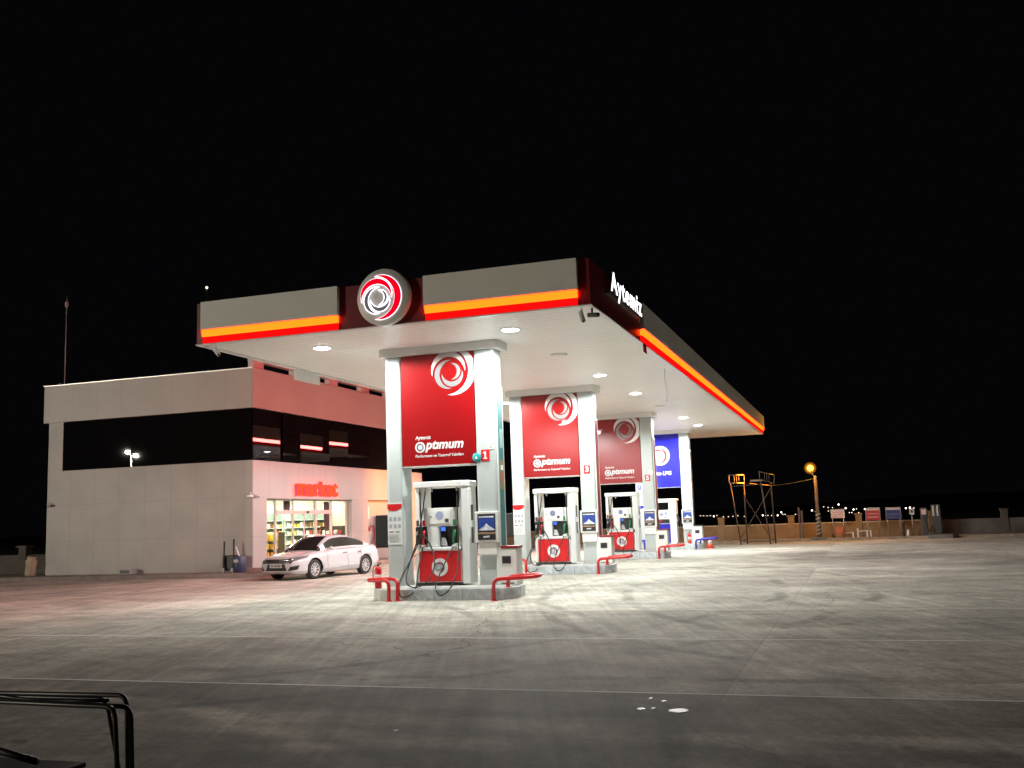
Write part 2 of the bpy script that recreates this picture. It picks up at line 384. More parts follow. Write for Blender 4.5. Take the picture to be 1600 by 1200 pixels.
# pavement round the building
p = MB(); p.prism([(-45, 27.3), (-18.0, 27.3), (-17.6, 27.45), (-17.45, 27.8), (-17.45, 43), (-45, 43)], -.01, .13)
tag(p.build('pavement', mat('pavement_concrete', (.26, .23, .21), .85, vary=.2, scale=3, bump=.3), bevel=.015), kind='structure')
# kerb strip along the perimeter wall
k = MB(); k.box(-14, 30, 51.0, 52.35, -.01, .12)
tag(k.build('kerb_strip', mat('kerb_paving', (.3, .25, .19), .9, vary=.25, scale=4, bump=.3), bevel=.015), kind='structure')
# far hill
h = MB(); n = 40
vs = [(-400 + 1600 * i / n, 330 + 40 * math.sin(i * .7), -.02) for i in range(n + 1)] + [(-400 + 1600 * i / n, 700, 3 + 9 * max(0, math.sin(PI * min(1, max(0, (i - 7) / 26)))) + math.sin(i * 1.3)) for i in range(n + 1)]
h.add(vs, [(i, i + 1, n + 2 + i, n + 1 + i) for i in range(n)], 0, True)
tag(h.build('hills', EARTH), kind='structure')

# ------------------------------------------------------------------ canopy
XL, XR, YF, YB, ZS, ZT = -12.31, -4.18, 16.77, 49.7, 5.2, 6.03
cp = thing('fuel_canopy', 'long white and red fuel canopy with glowing orange strips over the pumps', 'canopy', (-8.2, 33, 0))
def cpart(mb, name, m, parent=cp, bevel=0):
    o = mb.build(name, m, parent, bevel=bevel); o.location = Vector((8.2, -33, 0)) if parent is cp else o.location
    return o
m_ = MB(); m_.box(XL + .05, XR - .05, YF + .05, YB - .05, ZS, ZS + .12); cpart(m_, 'soffit', SOFFIT)
m_ = MB(); m_.box(XL + .1, XR - .1, YF + .1, YB - .1, ZS + .13, ZT - .08); cpart(m_, 'roof', DGREY)
m_ = MB()   # soffit trim around the edge
m_.box(XL - .02, XR + .02, YF - .02, YF + .09, ZS - .025, ZS - .003); m_.box(XL - .02, XR + .02, YB - .09, YB + .02, ZS - .025, ZS - .003)
m_.box(XL - .02, XL + .09, YF + .09, YB - .09, ZS - .025, ZS - .003); m_.box(XR - .09, XR + .02, YF + .09, YB - .09, ZS - .025, ZS - .003)
cpart(m_, 'edge_trim', WHITE)
m_ = MB()   # dark red band behind everything
m_.box(XL, XR, YF, YF + .1, ZS, ZT - .005); m_.box(XL, XR, YB - .1, YB, ZS, ZT - .005)
m_.box(XL, XL + .1, YF + .1, YB - .1, ZS, ZT - .005); m_.box(XR - .1, XR, YF + .1, YB - .1, ZS, ZT - .005)
cpart(m_, 'fascia_band', DARKRED)
def fascia_run(a, b, side):
    """white panel, glowing strip and red face along one side; a..b along the side"""
    if side == 'front': fr = ((a, YF, 0), (1, 0, 0), (0, -1, 0), (0, 0, 1))
    elif side == 'back': fr = ((a, YB, 0), (1, 0, 0), (0, 1, 0), (0, 0, 1))
    elif side == 'right': fr = ((XR, a, 0), (0, 1, 0), (1, 0, 0), (0, 0, 1))
    else: fr = ((XL, a, 0), (0, 1, 0), (-1, 0, 0), (0, 0, 1))
    o, u, v, w_ = [Vector(q) for q in fr]; ln = b - a
    def run(prof, name, m, l0=0., l1=0.):
        mb = MB(); n = len(prof)
        pts = [o + u * (l0) + v * d + w_ * z for d, z in prof] + [o + u * (ln - l1) + v * d + w_ * z for d, z in prof]
        mb.add(pts, [tuple(range(n))[::-1], tuple(range(n, 2 * n))] + [(i, (i + 1) % n, (i + 1) % n + n, i + n) for i in range(n)])
        cpart(mb, name, m)
    run([(.002, 5.455), (.10, 5.47), (.10, ZT), (.002, ZT)], 'fascia_panel', FASCIA)
    run([(.002, 5.33), (.055, 5.335), (.085, 5.452), (.002, 5.452)], 'light_strip', ORANGE2 if side == 'left' else ORANGE, .01, .02)
    run([(.002, 5.205), (.03, 5.205), (.045, 5.328), (.002, 5.328)], 'red_strip', REDGLOW, .01, .02)  # red fascia face glows by itself, painting in the light of the strip
fascia_run(-12.16, -9.10, 'front'); fascia_run(-7.32, -4.39, 'front')
fascia_run(20.97, YB - .02, 'right'); fascia_run(YF + .4, 44.5, 'left'); fascia_run(-12.1, -4.4, 'back')
m_ = MB(); m_.box(XR + .012, XR + .02, 21.2, 21.55, 5.0, 5.2); cpart(m_, 'hanging_tab', RED)
m_ = MB(); m_.box(XL + .05, XL + .06, 20.35, 21.55, 4.92, 5.17); cpart(m_, 'hanging_plate', WHITE2)
m_ = MB(); m_.tube(smooth_path([(-4.45, 25.3, 5.2), (-4.46, 25.33, 4.9), (-4.44, 25.4, 4.6), (-4.47, 25.38, 4.35)]), .006, 5); cpart(m_, 'loose_wire', BLACK)

# lights in the soffit
def make_light(lit):
    t = thing('ceiling_light', '', 'ceiling light')
    f = MB(); f.lathe([(.20, -.002), (.20, -.012), (.18, -.018)], n=24); f.build('housing', WHITE2, t, bevel=.008)
    d = MB(); d.lathe([(.170, -.0185), (.13, -.028), (.08, -.035), (.03, -.038), (.005, -.0385)], n=24); d.build('diffuser', PUMPLED if lit else WHITE2, t)
    return t
lit0, off0 = make_light(True), make_light(False)
used = set()
ROW = {0: 'in front of the column marked 1', 1: 'between the columns marked 1 and 3', 2: 'nearest behind the column marked 1',
       3: 'behind the column marked 3', 4: 'between the columns marked 3 and 5', 5: 'behind the column marked 5', 6: 'in front of the blue column', 7: 'over the far canopy end'}
for side, x in (('right', -6.2), ('left', -10.35)):
    for i, y in enumerate((18.31, 21.7, 25.5, 30.0, 34.0, 38.8, 42.5, 46.7)):
        lit = i not in (1, 4, 7)
        src = lit0 if lit else off0
        o = src if src not in used else copy_tree(src); used.add(src)
        o.location = (x, y, ZS)
        if lit:
            ld = bpy.data.lights.new('ceiling_lamp', 'SPOT'); ld.energy = 800; ld.color = (.97, 1, .96); ld.spot_size = math.radians(172); ld.spot_blend = .12; ld.shadow_soft_size = .07
            lo_ = bpy.data.objects.new('ceiling_lamp', ld); COL.objects.link(lo_); lo_.location = (x, y, ZS - .115)
        tag(o, ('glowing' if lit else 'switched off') + ' canopy light, %s row, ' % side + ROW[i], 'ceiling light', 'lights in the canopy soffit')

# round emblem sign
t = thing('emblem_sign', 'round grey backlit emblem sign with red swirl on the canopy front', 'sign', (-8.115, 16.76, 5.71))
t.rotation_euler = (0, 0, 0)
FR = ((0, -.13, 0), (1, 0, 0), (0, 0, 1), (0, -1, 0))
b_ = MB(); b_.lathe([(.50, 0.0), (.54, -.01), (.54, -.115), (.525, -.13)], ax='y', n=64); b_.build('disc', SIGNDISC, t)
b_ = MB()
for k in (0, 1): crescent(b_, k, (0, 0), .535, FR, .004, .03)
b_.build('red_swirl', SIGNRED, t)
b_ = MB()
for k in (2, 3, 4): crescent(b_, k, (0, 0), .535, FR, .004, .02)
b_.build('lilac_swirl', LOGOLILAC, t)
b_ = MB()
for k in range(5): crescent_outline(b_, k, .535, FR, .02, .0072)
b_.build('neon_outline', OUTLINE, t)

# white letters on the right side
t = thing('lettering_sign', 'glowing white lettering on the dark red canopy corner', 'sign', (XR, 17.8, 5.5))
text_obj('letters', 'Aytemiz', ((.10, .05, .03), (0, 1, 0), (0, 0, 1), (1, 0, 0)), 2.8, [LETTERGLOW, mat('letter_sides', (.5, .5, .52), .5)], t, .03, bold=.02, height=.52, space=1.12)
b_ = MB(); b_.box(.004, .095, .1, 2.85, .12, .16); b_.build('mounting_rail', DGREY, t)

# CCTV cameras
def cctv(loc, d, label, m=WHITE):
    t = thing('security_camera', label, 'camera', loc)
    d = Vector(d).normalized()
    b_ = MB(); b_.tube(round_path([(0, 0, 0), (0, 0, -.1), Vector((0, 0, -.1)) + d * .05], .03), .018); b_.build('bracket', m, t)
    b_ = MB(); c = Vector((0, 0, -.12)); b_.tube([c - d * .08, c + d * .12, c + d * .13], [.042, .042, .036], 12); b_.build('housing', m, t)
    b_ = MB(); b_.tube([c + d * .131, c + d * .136], .03, 12); b_.build('lens', BLACK, t)
cctv((-11.95, 16.9, 5.17), (.7, -.3, -.6), 'white security camera under the left canopy corner')
cctv((-4.40, 16.95, 5.17), (.3, -.3, -.9), 'grey security camera pointing down under the right canopy corner', GREY)
cctv((-4.22, 17.0, 5.17), (1, -.2, -.1), 'dark security camera pointing sideways at the right canopy corner', DGREY)
# ------------------------------------------------------------------ islands
YS = [19.28, 27.41, 35.97, 44.33]
MARK = ['1', '3', '5', '']
NAMEROW = ['column marked 1', 'column marked 3', 'column marked 5', 'blue panel']
def column_block(mb, x0, x1, y0, y1, z0, z1, r=.05):
    pts = []
    for cx, cy, a0 in ((x1 - r, y0 + r, -90), (x1 - r, y1 - r, 0), (x0 + r, y1 - r, 90), (x0 + r, y0 + r, 180)):
        for k in range(5):
            a = math.radians(a0 + 22.5 * k); pts.append((cx + r * math.cos(a), cy + r * math.sin(a)))
    mb.prism(pts, z0, z1)
FRONT = lambda x, y, z: ((x, y, z), (1, 0, 0), (0, 0, 1), (0, -1, 0))

def optimum_mark(par, x, z, s, y):
    """brand lettering on the advertising panel, s = overall width"""
    text_obj('lettering', 'Aytemiz', FRONT(x, y, z + s * .355), s * .33, DECAL, par, .004, .15, .02)
    text_obj('lettering', 'pt\u0131mum', FRONT(x + s * .205, y, z + s * .16), s * .8, DECAL, par, .004, .25, .03)
    text_obj('lettering', 'Performans ve Tasarruf Yak\u0131tlar\u0131', FRONT(x, y, z + .005), s, DECAL, par, .004, .1, .012)
    mb = MB(); fr = FRONT(x + s * .1, y, z + s * .2)
    n = 28
    for k in range(n):
        a, b = 2 * PI * k / n, 2 * PI * (k + 1) / n
        mb.prism([(s * .105 * math.cos(a), s * .105 * math.sin(a)), (s * .105 * math.cos(b), s * .105 * math.sin(b)), (s * .077 * math.cos(b), s * .077 * math.sin(b)), (s * .077 * math.cos(a), s * .077 * math.sin(a))], 0, .004, 0, fr)
    mb.prism(disc(24, s * .05), 0, .004, 1, fr)
    crescent(mb, 0, (s * .0, 0), s * .1, fr, .004, .007, 2)
    mb.build('ring_letter', [DECAL, mat('pale_blue', (.5, .58, .7), .4), LOGOGREY], par)

def badge(par, x, y, z, r, fr=None):
    mb = MB(); fr = fr or FRONT(x, y, z)
    mb.prism(disc(40, r), 0, .006, 0, fr)
    mb.prism(disc(24, r * .36, (-r * .08, r * .02)), .006, .009, 1, fr)
    for k in (0, 1): crescent(mb, k, (0, 0), r * .8, fr, .006, .009, 2)
    for k in (2, 3, 4): crescent(mb, k, (0, 0), r * .8, fr, .0092, .011, 3)
    return mb.build('emblem', [WHITE, mat('pale_blue', (.5, .58, .7), .4), mat('maroon', (.2, .01, .04), .4), LOGOGREY], par)

def make_dispenser(label):
    """fuel dispenser, origin at the middle of its base, front towards -Y; width 1.1, height 2.1"""
    t = thing('fuel_dispenser', label, 'fuel pump')
    mb = MB(); mb.box(-.55, .45, -.27, .27, 0, .06); mb.build('plinth', DGREY, t, bevel=.01)
    mb = MB()
    mb.box(-.55, .5, -.26, .26, .062, .68); mb.build('cabinet', WHITE, t, bevel=.015)
    mb = MB(); mb.box(-.46, .45, -.30, -.262, .08, .70); lp = mb.build('lower_panel', RED, t, bevel=.012)
    badge(lp, -.0, -.302, .37, .18)
    mb = MB(); mb.box(-.48, .46, -.32, .32, .705, .775); mb.build('shelf', WHITE, t, bevel=.02)
    mb = MB()   # side posts and top beam
    mb.prism([(.50, -.30), (.63, -.22), (.63, .22), (.50, .30)], .03, 2.0)
    mb.build('right_flank', WHITE, t, bevel=.015)
    mb = MB(); mb.prism([(-.45, -.26), (-.56, -.20), (-.56, .20), (-.45, .26)], .062 + .62, 2.0); mb.build('left_flank', WHITE, t, bevel=.012)
    mb = MB(); mb.prism([(-.58, -.24), (-.54, -.34), (.5, -.34), (.645, -.24), (.645, .24), (.5, .34), (-.54, .34), (-.58, .24)], 1.99, 2.12); mb.build('top_beam', WHITE, t, bevel=.02)
    for xa, xb in ((-.44, -.40), (.43, .495)):
        mb = MB(); mb.box(xa, xb, -.24, .24, .78, 1.985); mb.build('frame_post', WHITE2, t, bevel=.005)
    mb = MB()   # centre module
    mb.box(-.30, .28, -.22, .22, 1.20, 1.575); mb.box(-.30, -.05, -.22, .22, .78, 1.198); mb.box(.26, .42, -.16, .16, .78, 1.575); mb.box(-.40, -.302, -.14, .14, .78, 1.575)
    mb.build('centre_module', WHITE2, t, bevel=.01)
    mb = MB(); mb.prism([(-.26, -.02), (-.07, -.02), (-.07, .38), (-.30, .38)], 0, .012, 0, FRONT(.0, -.222, .81)); mb.build('angled_cover', WHITE, t)
    mb = MB(); mb.box(-.045, .255, -.10, .21, .785, 1.195); mb.build('service_opening', BLACK, t)
    mb = MB(); mb.box(-.035, .06, -.112, -.102, 1.10, 1.18); mb.build('screen', SCREENBLUE, t)
    mb = MB(); mb.prism([(-.02, -.16), (.13, -.18), (.08, -.02), (.0, 0)], .0, .02, 0, FRONT(0, -.15, .97)); mb.build('receipt_tray', GREY, t)
    mb = MB(); mb.box(-.24, .22, -.238, -.222, 1.25, 1.53); dp = mb.build('display_panel', WHITE, t, bevel=.006)
    mb = MB(); mb.prism(disc(24, .085, (0, 0)), 0, .004, 0, FRONT(-.01, -.239, 1.42)); mb.build('lcd', LCD, dp)
    mb = MB(); mb.box(.11, .19, -.244, -.2385, 1.28, 1.35); mb.build('keypad', INK, dp); mb = MB(); mb.box(-.22, -.19, -.244, -.2385, 1.38, 1.41); mb.build('card_slot', INK, dp)
    # nozzle pockets and nozzles
    for x, c in ((-.485, BLACK), (-.345, RED), (.335, mat('green_plastic', (.01, .22, .07), .4))):
        mb = MB(); mb.box(x - .055, x + .055, -.28, -.215, .85, 1.20); pk = mb.build('nozzle_pocket', BLACK, t, bevel=.01)
        mb = MB(); mb.tube(round_path([(x - .01, -.30, .80), (x - .01, -.32, .93), (x + .015, -.335, 1.02), (x + .02, -.30, 1.12)], .05), [.018, .02, .022, .024, .026, .026, .026, .026, .026, .026, .026, .024, .022, .018][:14], 8)
        nz = mb.build('nozzle', [c], t)
        mb = MB(); mb.box(x - .015, x + .02, -.345, -.32, .95, 1.10); mb.build('nozzle_guard', c if c is not BLACK else GREY, nz, bevel=.008)
        mb = MB(); mb.box(x - .03, x + .03, -.285, -.281, 1.21, 1.33); mb.build('grade_label', c if c is not BLACK else INK, t)
        mb = MB(); mb.box(x - .045, x + .045, -.345, -.30, .775, .82); mb.build('nozzle_boot', WHITE, t, bevel=.01)
    # hose clips under the beam
    for x in (-.43, -.3, -.16, .40): mb = MB(); mb.tube([(x, -.27, 1.99), (x, -.27, 1.91)], .02, 8); mb.build('hose_clip', GREY, t)
    HS = [[(-.43, -.27, 1.92), (-.40, -.30, 1.4), (-.38, -.38, 1.0), (-.50, -.62, .55), (-.60, -.92, .15), (-.52, -1.12, -.12), (-.38, -1.12, -.15), (-.24, -1.0, -.02), (-.30, -.7, .35), (-.355, -.33, .80)],
          [(-.3, -.27, 1.92), (-.38, -.31, 1.4), (-.46, -.36, .95), (-.57, -.55, .45), (-.52, -.82, .15), (-.36, -.95, .03), (-.16, -.92, .04), (.0, -.8, .2), (.02, -.62, .45), (-.12, -.42, .75), (-.30, -.36, 1.0), (-.46, -.35, 1.02), (-.49, -.33, .85)],
          [(.40, -.27, 1.92), (.42, -.31, 1.3), (.46, -.40, .8), (.54, -.7, .35), (.52, -1.0, .02), (.40, -1.12, -.12), (.28, -1.1, -.10), (.18, -.95, .06), (.22, -.65, .4), (.325, -.33, .80)]]
    for q in HS:
        mb = MB(); mb.tube(smooth_path(q, 6), .014, 6); mb.build('hose', RUBBER, t)
    for za in (1.30, .84): mb = MB(); mb.box(.632, .636, -.10, .02, za, za + .32); mb.build('side_vent', DGREY, t)
    return t
def make_lpg(label):
    t = thing('gas_dispenser', label, 'gas pump')
    mb = MB(); mb.box(-.42, .40, -.24, .24, 0, 1.86); mb.build('cabinet', WHITE, t, bevel=.02)
    mb = MB(); mb.prism([(-.47, -.28), (.44, -.28), (.46, -.2), (.46, .28), (-.47, .28)], 1.865, 1.96); mb.build('top_beam', WHITE, t, bevel=.03, )
    mb = MB(); mb.box(-.38, .08, -.262, -.242, 1.48, 1.80); mb.build('window', DARKGLASS, t)
    mb = MB(); mb.box(-.38, .08, -.26, -.242, 1.10, 1.45); mb.build('control_panel', WHITE2, t)
    mb = MB(); mb.box(-.32, -.16, -.268, -.261, 1.22, 1.34); mb.box(-.08, -.0, -.268, -.261, 1.26, 1.38); mb.box(-.14, .02, -.268, -.261, 1.14, 1.18); mb.build('keypad', mat('slate', (.2, .25, .4), .4), t)
    mb = MB(); mb.box(-.38, .10, -.262, -.242, .90, 1.06); mb.build('nozzle_pocket', BLACK, t)
    mb = MB(); mb.tube(round_path([(-.34, -.28, .93), (-.30, -.30, 1.0), (-.22, -.29, 1.02)], .03), .022); mb.build('nozzle', RED, t)
    mb = MB(); mb.prism([(-.40, .04), (.12, .04), (.12, .86), (-.40, .86)], 0, .02, 0, FRONT(0, -.242, 0)); mb.build('lower_panel', BLUE, t)
    mb = MB(); mb.tube(smooth_path([(.42, -.05, 1.3), (.55, -.25, 1.0), (.62, -.5, .5), (.5, -.8, .05), (.2, -.95, -.12), (-.1, -.9, -.1), (-.3, -.6, .2), (-.32, -.32, .9)], 6), .013, 6); mb.build('hose', RUBBER, t)
    mb = MB(); mb.box(.402, .43, -.12, -.02, 1.05, 1.25); mb.box(.402, .43, -.08, .02, .78, .95); mb.build('side_holster', INK, t)
    return t

disp0 = None
for i, Y in enumerate(YS):
    blue = i == 3; N_ = NAMEROW[i]; acc = BLUE if blue else RED
    where = ['nearest the camera', 'second from the camera', 'third from the camera', 'farthest from the camera'][i]
    # island slab
    t = thing('pump_island', 'grey marble kerbed pump island under the %s' % N_, 'pump island', (-8.0, Y, 0), group='pump islands under the canopy')
    xl, xr, yf, yb = -1.45, 1.85, -.8, 1.3
    pts = [(-.62, yf), (1.25, yf), (1.42, yf + .06), (1.54, yf + .25), (1.58, yf + .6), (1.5, .3), (1.25, .9), (.9, yb), (-.62, yb)]
    mb = MB(); mb.prism(pts, 0, .222); mb.build('kerb_block', MARBLE, t, bevel=.012)
    mb = MB(); mb.prism([(-.625, yf + .004), (-.625, yb), (-1.1, yb), (xl, yb - .5), (xl, yf + .25), (xl + .25, yf + .004)], 0, .224); mb.build('end_block', WHITE2, t, bevel=.012)
    mb = MB(); mb.prism([(-1.2, yf + .1), (1.2, yf + .1), (1.42, yf + .4), (1.46, 0), (1.15, .85), (.85, yb - .1), (-1.2, yb - .1)], .2245, .232); mb.build('top_tiles', mat('island_tiles', (.5, .5, .47), .6, vary=.12, scale=4), t)
    # columns with panel
    for s, (x0, x1) in (('left', (-9.40, -9.02)), ('right', (-7.37, -6.93))):
        lab = {('left', 0): 'left white column of the front pump island, with a price notice',
               ('right', 0): 'right white column of the front pump island, marked 1'}.get((s, i), '%s white canopy column of the island with the %s' % (s, N_))
        c = thing('canopy_column', lab, 'column', (x0, Y, .232), group='white columns carrying the canopy')
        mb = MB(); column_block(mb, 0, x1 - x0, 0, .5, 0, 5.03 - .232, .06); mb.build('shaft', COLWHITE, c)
        mb = MB(); column_block(mb, -.012, x1 - x0 + .012, -.012, .512, .002, .1, .06); mb.build('base_skirt', GREY, c)
        if s == 'right':
            wd = x1 - x0
            mb = MB(); mb.box(wd + .002, wd + .03, .12, .38, .75, 4.0); bn = mb.build('side_banner', TEAL if i == 0 else (mat('maroon', (.2, .01, .04), .4) if not blue else DGREY), c, bevel=.005)
            mb = MB(); mb.box(wd + .002, wd + .022, .06, .115, .7, 4.05); mb.box(wd + .002, wd + .022, .385, .44, .7, 4.05); mb.build('banner_frame', WHITE, c)
            if i == 0:
                mb = MB(); mb.box(wd + .031, wd + .034, .13, .37, 1.9, 2.5); mb.box(wd + .0345, wd + .037, .16, .34, 2.05, 2.25, 1); mb.box(wd + .0345, wd + .037, .18, .32, 2.3, 2.4, 2)
                mb.build('banner_picture', [mat('ochre_print', (.25, .22, .12), .5), mat('orange_print', (.5, .12, .05), .5), PAPER], bn)
                mb = MB(); mb.box(wd + .031, wd + .034, .17, .33, 2.75, 3.15); mb.build('banner_text', mat('pale_teal', (.3, .5, .5), .5), bn)
            if MARK[i]:
                mb = MB(); mb.box(.125, .305, -.012, -.002, 2.49, 2.72); pl = mb.build('number_plate', RED, c)
                if MARK[i] == '1':
                    mb = MB(); mb.prism([(.0, .0), (.085, .0), (.085, .025), (.06, .025), (.06, .155), (.03, .155), (.0, .135), (.0, .11), (.028, .12), (.028, .025), (.0, .025)], 0, .003, 0, FRONT(.17, -.0125, 2.53)); mb.build('number', WHITE, pl)
                else: text_obj('number', MARK[i], FRONT(.165, -.0125, 2.53), .10, WHITE, pl, .003, 0, .03, .155)
                mb = MB(); mb.box(.28, .405, -.0115, -.002, 2.725, 2.875); pl = mb.build('number_plate', PAPER, c)
                text_obj('number', str(int(MARK[i]) + 1), FRONT(.315, -.012, 2.755), .055, INK, pl, .003, 0, .0, .09)
        else:
            mb = MB(); mb.box(.02, .355, -.008, -.002, .85, 1.72); mb.build('notice_sheet', mat('notice_print', (.66, .68, .68), .5, vary=.03), c)
            mb = MB(); mb.prism(swoosh(.33, .14), 0, .006, 0, FRONT(.02, -.0085, 1.55)); mb.build('notice_header', acc, c)
            mb = MB()
            for r_ in range(2):
                for q in range(3): mb.box(.06 + q * .1, .12 + q * .1, -.0115, -.0085, 1.34 - r_ * .15, 1.42 - r_ * .15)
            mb.box(.06, .15, -.0115, -.0085, 1.1, 1.125, 1); mb.box(.2, .29, -.0115, -.0085, 1.1, 1.125, 2)
            for q in range(8): mb.box(.05, .30 - .02 * (q % 3), -.0115, -.0085, .9 + q * .022, .904 + q * .022)
            mb.build('notice_print', [mat('grey_ink', (.36, .37, .4), .6), mat('red_ink', (.3, .1, .1), .6), mat('green_ink', (.1, .3, .15), .6)], c)
            if blue:
                mb = MB(); mb.box(.13, .25, -.011, -.002, 2.4, 2.62); pl = mb.build('number_plate', BLUE, c)
                text_obj('number', '7', FRONT(.155, -.0115, 2.44), .07, WHITE, pl, .003, 0, .03, .14)
    # capital over both columns
    mb = MB(); column_block(mb, -9.50, -6.80, Y - .1, Y + .6, 5.032, ZS - .002, .09)
    tag(mb.build('capital_beam', WHITE), 'white capital box over the columns at the %s' % N_, 'capital', 'white capitals under the soffit')
    # advertising panel
    a = thing('advertising_panel', ('%s panel with %s above the pump island %s' % ((('blue', 'round emblem') if blue else ('red', 'swirl and white lettering')) + (where,))), 'panel', (-9.018, Y, 2.69), group='panels between the columns')
    mb = MB(); mb.box(0, 1.645, .012, .488, 0, 2.335); mb.build('board', BLUE if blue else REDPANEL, a)
    mb = MB(); mb.box(0, 1.645, .008, .492, -.02, -.001); mb.build('bottom_trim', GREY, a)
    if not blue:
        fr = FRONT(0, .0115, 0); lo, hi = (.0, .0), (1.645, 2.335)
        mb = MB(); crescent(mb, 0, (1.235, 1.95), .64, fr, 0, .004, 0, lo, hi); crescent(mb, 1, (1.235, 1.95), .64, fr, 0, .004, 0, lo, hi); mb.build('white_swirl', DECAL, a)
        mb = MB()
        for k in (2, 3, 4): crescent(mb, k, (1.235, 1.95), .64, fr, 0, .004, 0, lo, hi)
        mb.build('silver_swirl', LOGOGREY, a)
        optimum_mark(a, .30, .17, 1.08, .0115)
    else:
        mb = MB(); fr = FRONT(.80, .0115, 1.40)
        mb.prism(disc(40, .43), 0, .004, 0, fr); mb.prism(disc(28, .17, (-.05, 0)), .004, .007, 1, fr)
        for k in (0, 1): crescent(mb, k, (0, 0), .43, fr, .004, .007, 2)
        for k in (2, 3): crescent(mb, k, (0, 0), .43, fr, .0072, .009, 3)
        mb.build('round_emblem', [WHITE, mat('pale_blue', (.5, .58, .7), .4), RED, LOGOGREY], a)
        text_obj('lettering', 'Oto LPG', FRONT(.45, .0115, .55), .82, WHITE, a, .004, .15, .03)
    # dispenser
    if blue:
        d = make_lpg('white and blue gas dispenser under the blue panel'); d.location = (-8.05, Y + .28, .232)
    else:
        lab = 'white and red fuel dispenser with black hoses beside the %s' % N_
        if disp0 is None: disp0 = make_dispenser(lab); d = disp0
        else: d = copy_tree(disp0); d['label'] = lab
        d['group'] = 'red and white fuel dispensers'; d.location = (-8.2, Y + .25, .232)
    # poster case on the right column
    c = thing('poster_case', 'framed poster of a white mountain on the column of the %s' % ('island with the ' + N_ if blue else N_.replace('column', 'row')), 'poster', (-7.39, Y, 1.08), group='poster cases on the columns')
    mb = MB(); mb.box(0, .5, -.10, -.002, 0, .62); mb.build('case', WHITE2, c, bevel=.015)
    mb = MB(); mb.box(.06, .44, -.108, -.101, .05, .57, 0); po = mb.build('poster', mat('dark_poster', (.03, .03, .035), .3), c)
    mb = MB(); fr = FRONT(.06, -.1085, .05)
    mb.prism([(.02, .20), (.36, .20), (.36, .43), (.02, .43)], 0, .001, 0, fr)
    mb.prism([(.02, .19), (.08, .24), (.13, .26), (.19, .33), (.23, .29), (.29, .25), (.36, .21), (.36, .19)], .0012, .0022, 1, fr)
    mb.prism([(.0, .14), (.1, .16), (.24, .145), (.38, .15), (.38, .12), (.2, .115), (.0, .12)], .0012, .0022, 2, fr)
    mb.prism([(.03, .445), (.35, .445), (.35, .475), (.03, .475)], 0, .001, 1, fr)
    mb.prism([(.12, .045), (.25, .05), (.25, .085), (.12, .075)], 0, .001, 1, fr)
    mb.build('picture', [mat('poster_blue', (.02, .06, .35), .4, vary=.4, scale=4), mat('poster_white', (.6, .63, .7), .4, vary=.3, scale=14), mat('poster_tan', (.36, .22, .13), .4)], po)
    mb = MB(); mb.box(.03, .47, -.07, -.002, -.26, -.002); mb.build('lower_cover', WHITE2, c, bevel=.03)
    # bin at the end
    c = thing('waste_bin', 'white island bin with dark slot beside the %s' % N_, 'bin', (-6.97, Y - .05, .232), group='bins on the pump islands')
    mb = MB(); mb.box(.0, .43, 0, .36, 0, .72); mb.build('body', WHITE2, c, bevel=.02)
    mb = MB(); mb.box(.09, .445, -.01, .37, .722, .77); mb.build('lid', mat('maroon_lid', (.25, .012, .02), .4) if not blue else DGREY, c, bevel=.01)
    mb = MB(); mb.box(.12, .31, -.014, -.001, .42, .57); sl = mb.build('slot_frame', DGREY, c, bevel=.012)
    mb = MB(); mb.box(.145, .285, -.018, -.0145, .445, .545); mb.build('slot', BLACK, sl)
    mb = MB(); mb.box(.10, .36, -.006, -.001, .025, .045); mb.build('toe_gap', BLACK, c)
    # guard rails
    for s, path in (('left', [(-8.9, -1.0, 0), (-8.9, -1.0, .41), (-9.42, -.9, .41), (-9.42, -.62, .41), (-9.0, -.66, .42), (-8.75, -.92, .40), (-8.75, -.92, 0)]),
                    ('right', [(-6.70, -1.0, 0), (-6.70, -1.0, .40), (-5.86, -.9, .44), (-5.84, -.62, .46), (-6.15, -.56, .45), (-6.56, -.56, .42), (-6.56, -.56, .225)])):
        mb = MB(); mb.tube(round_path([(x, Y + y, z) for x, y, z in path], .12), .038, 10)
        r = mb.build('guard_rail', acc); bx = path[0]
        tag(r, '%s bent guard rail at the %s end of the island with the %s' % ('blue' if blue else 'red', s, N_), 'guard rail', 'tubular guard rails of the islands')
        for q in (path[0], path[-1]):
            f = MB(); f.lathe([(.07, 0), (.07, .012), (.04, .016)], (q[0], Y + q[1], q[2] if q[2] else .002), n=14); f.build('foot_plate', acc, r)
    # black service box on the left side
    c = thing('service_box', 'black box on the left column %s' % ('bearing the price notice' if i == 0 else 'in the row of the ' + N_), 'box', (-9.72, Y + .1, 1.02), group='black boxes on the left columns')
    mb = MB(); mb.box(0, .30, 0, .34, 0, .68); mb.build('case', BLACK, c, bevel=.012)
    mb = MB(); mb.box(.30, .318, .05, .28, .1, .55); mb.build('bracket', GREY, c)
    mb = MB(); mb.box(.03, .27, -.006, -.001, .05, .63); mb.build('front_cover', mat('charcoal', (.03, .03, .03), .3), c)
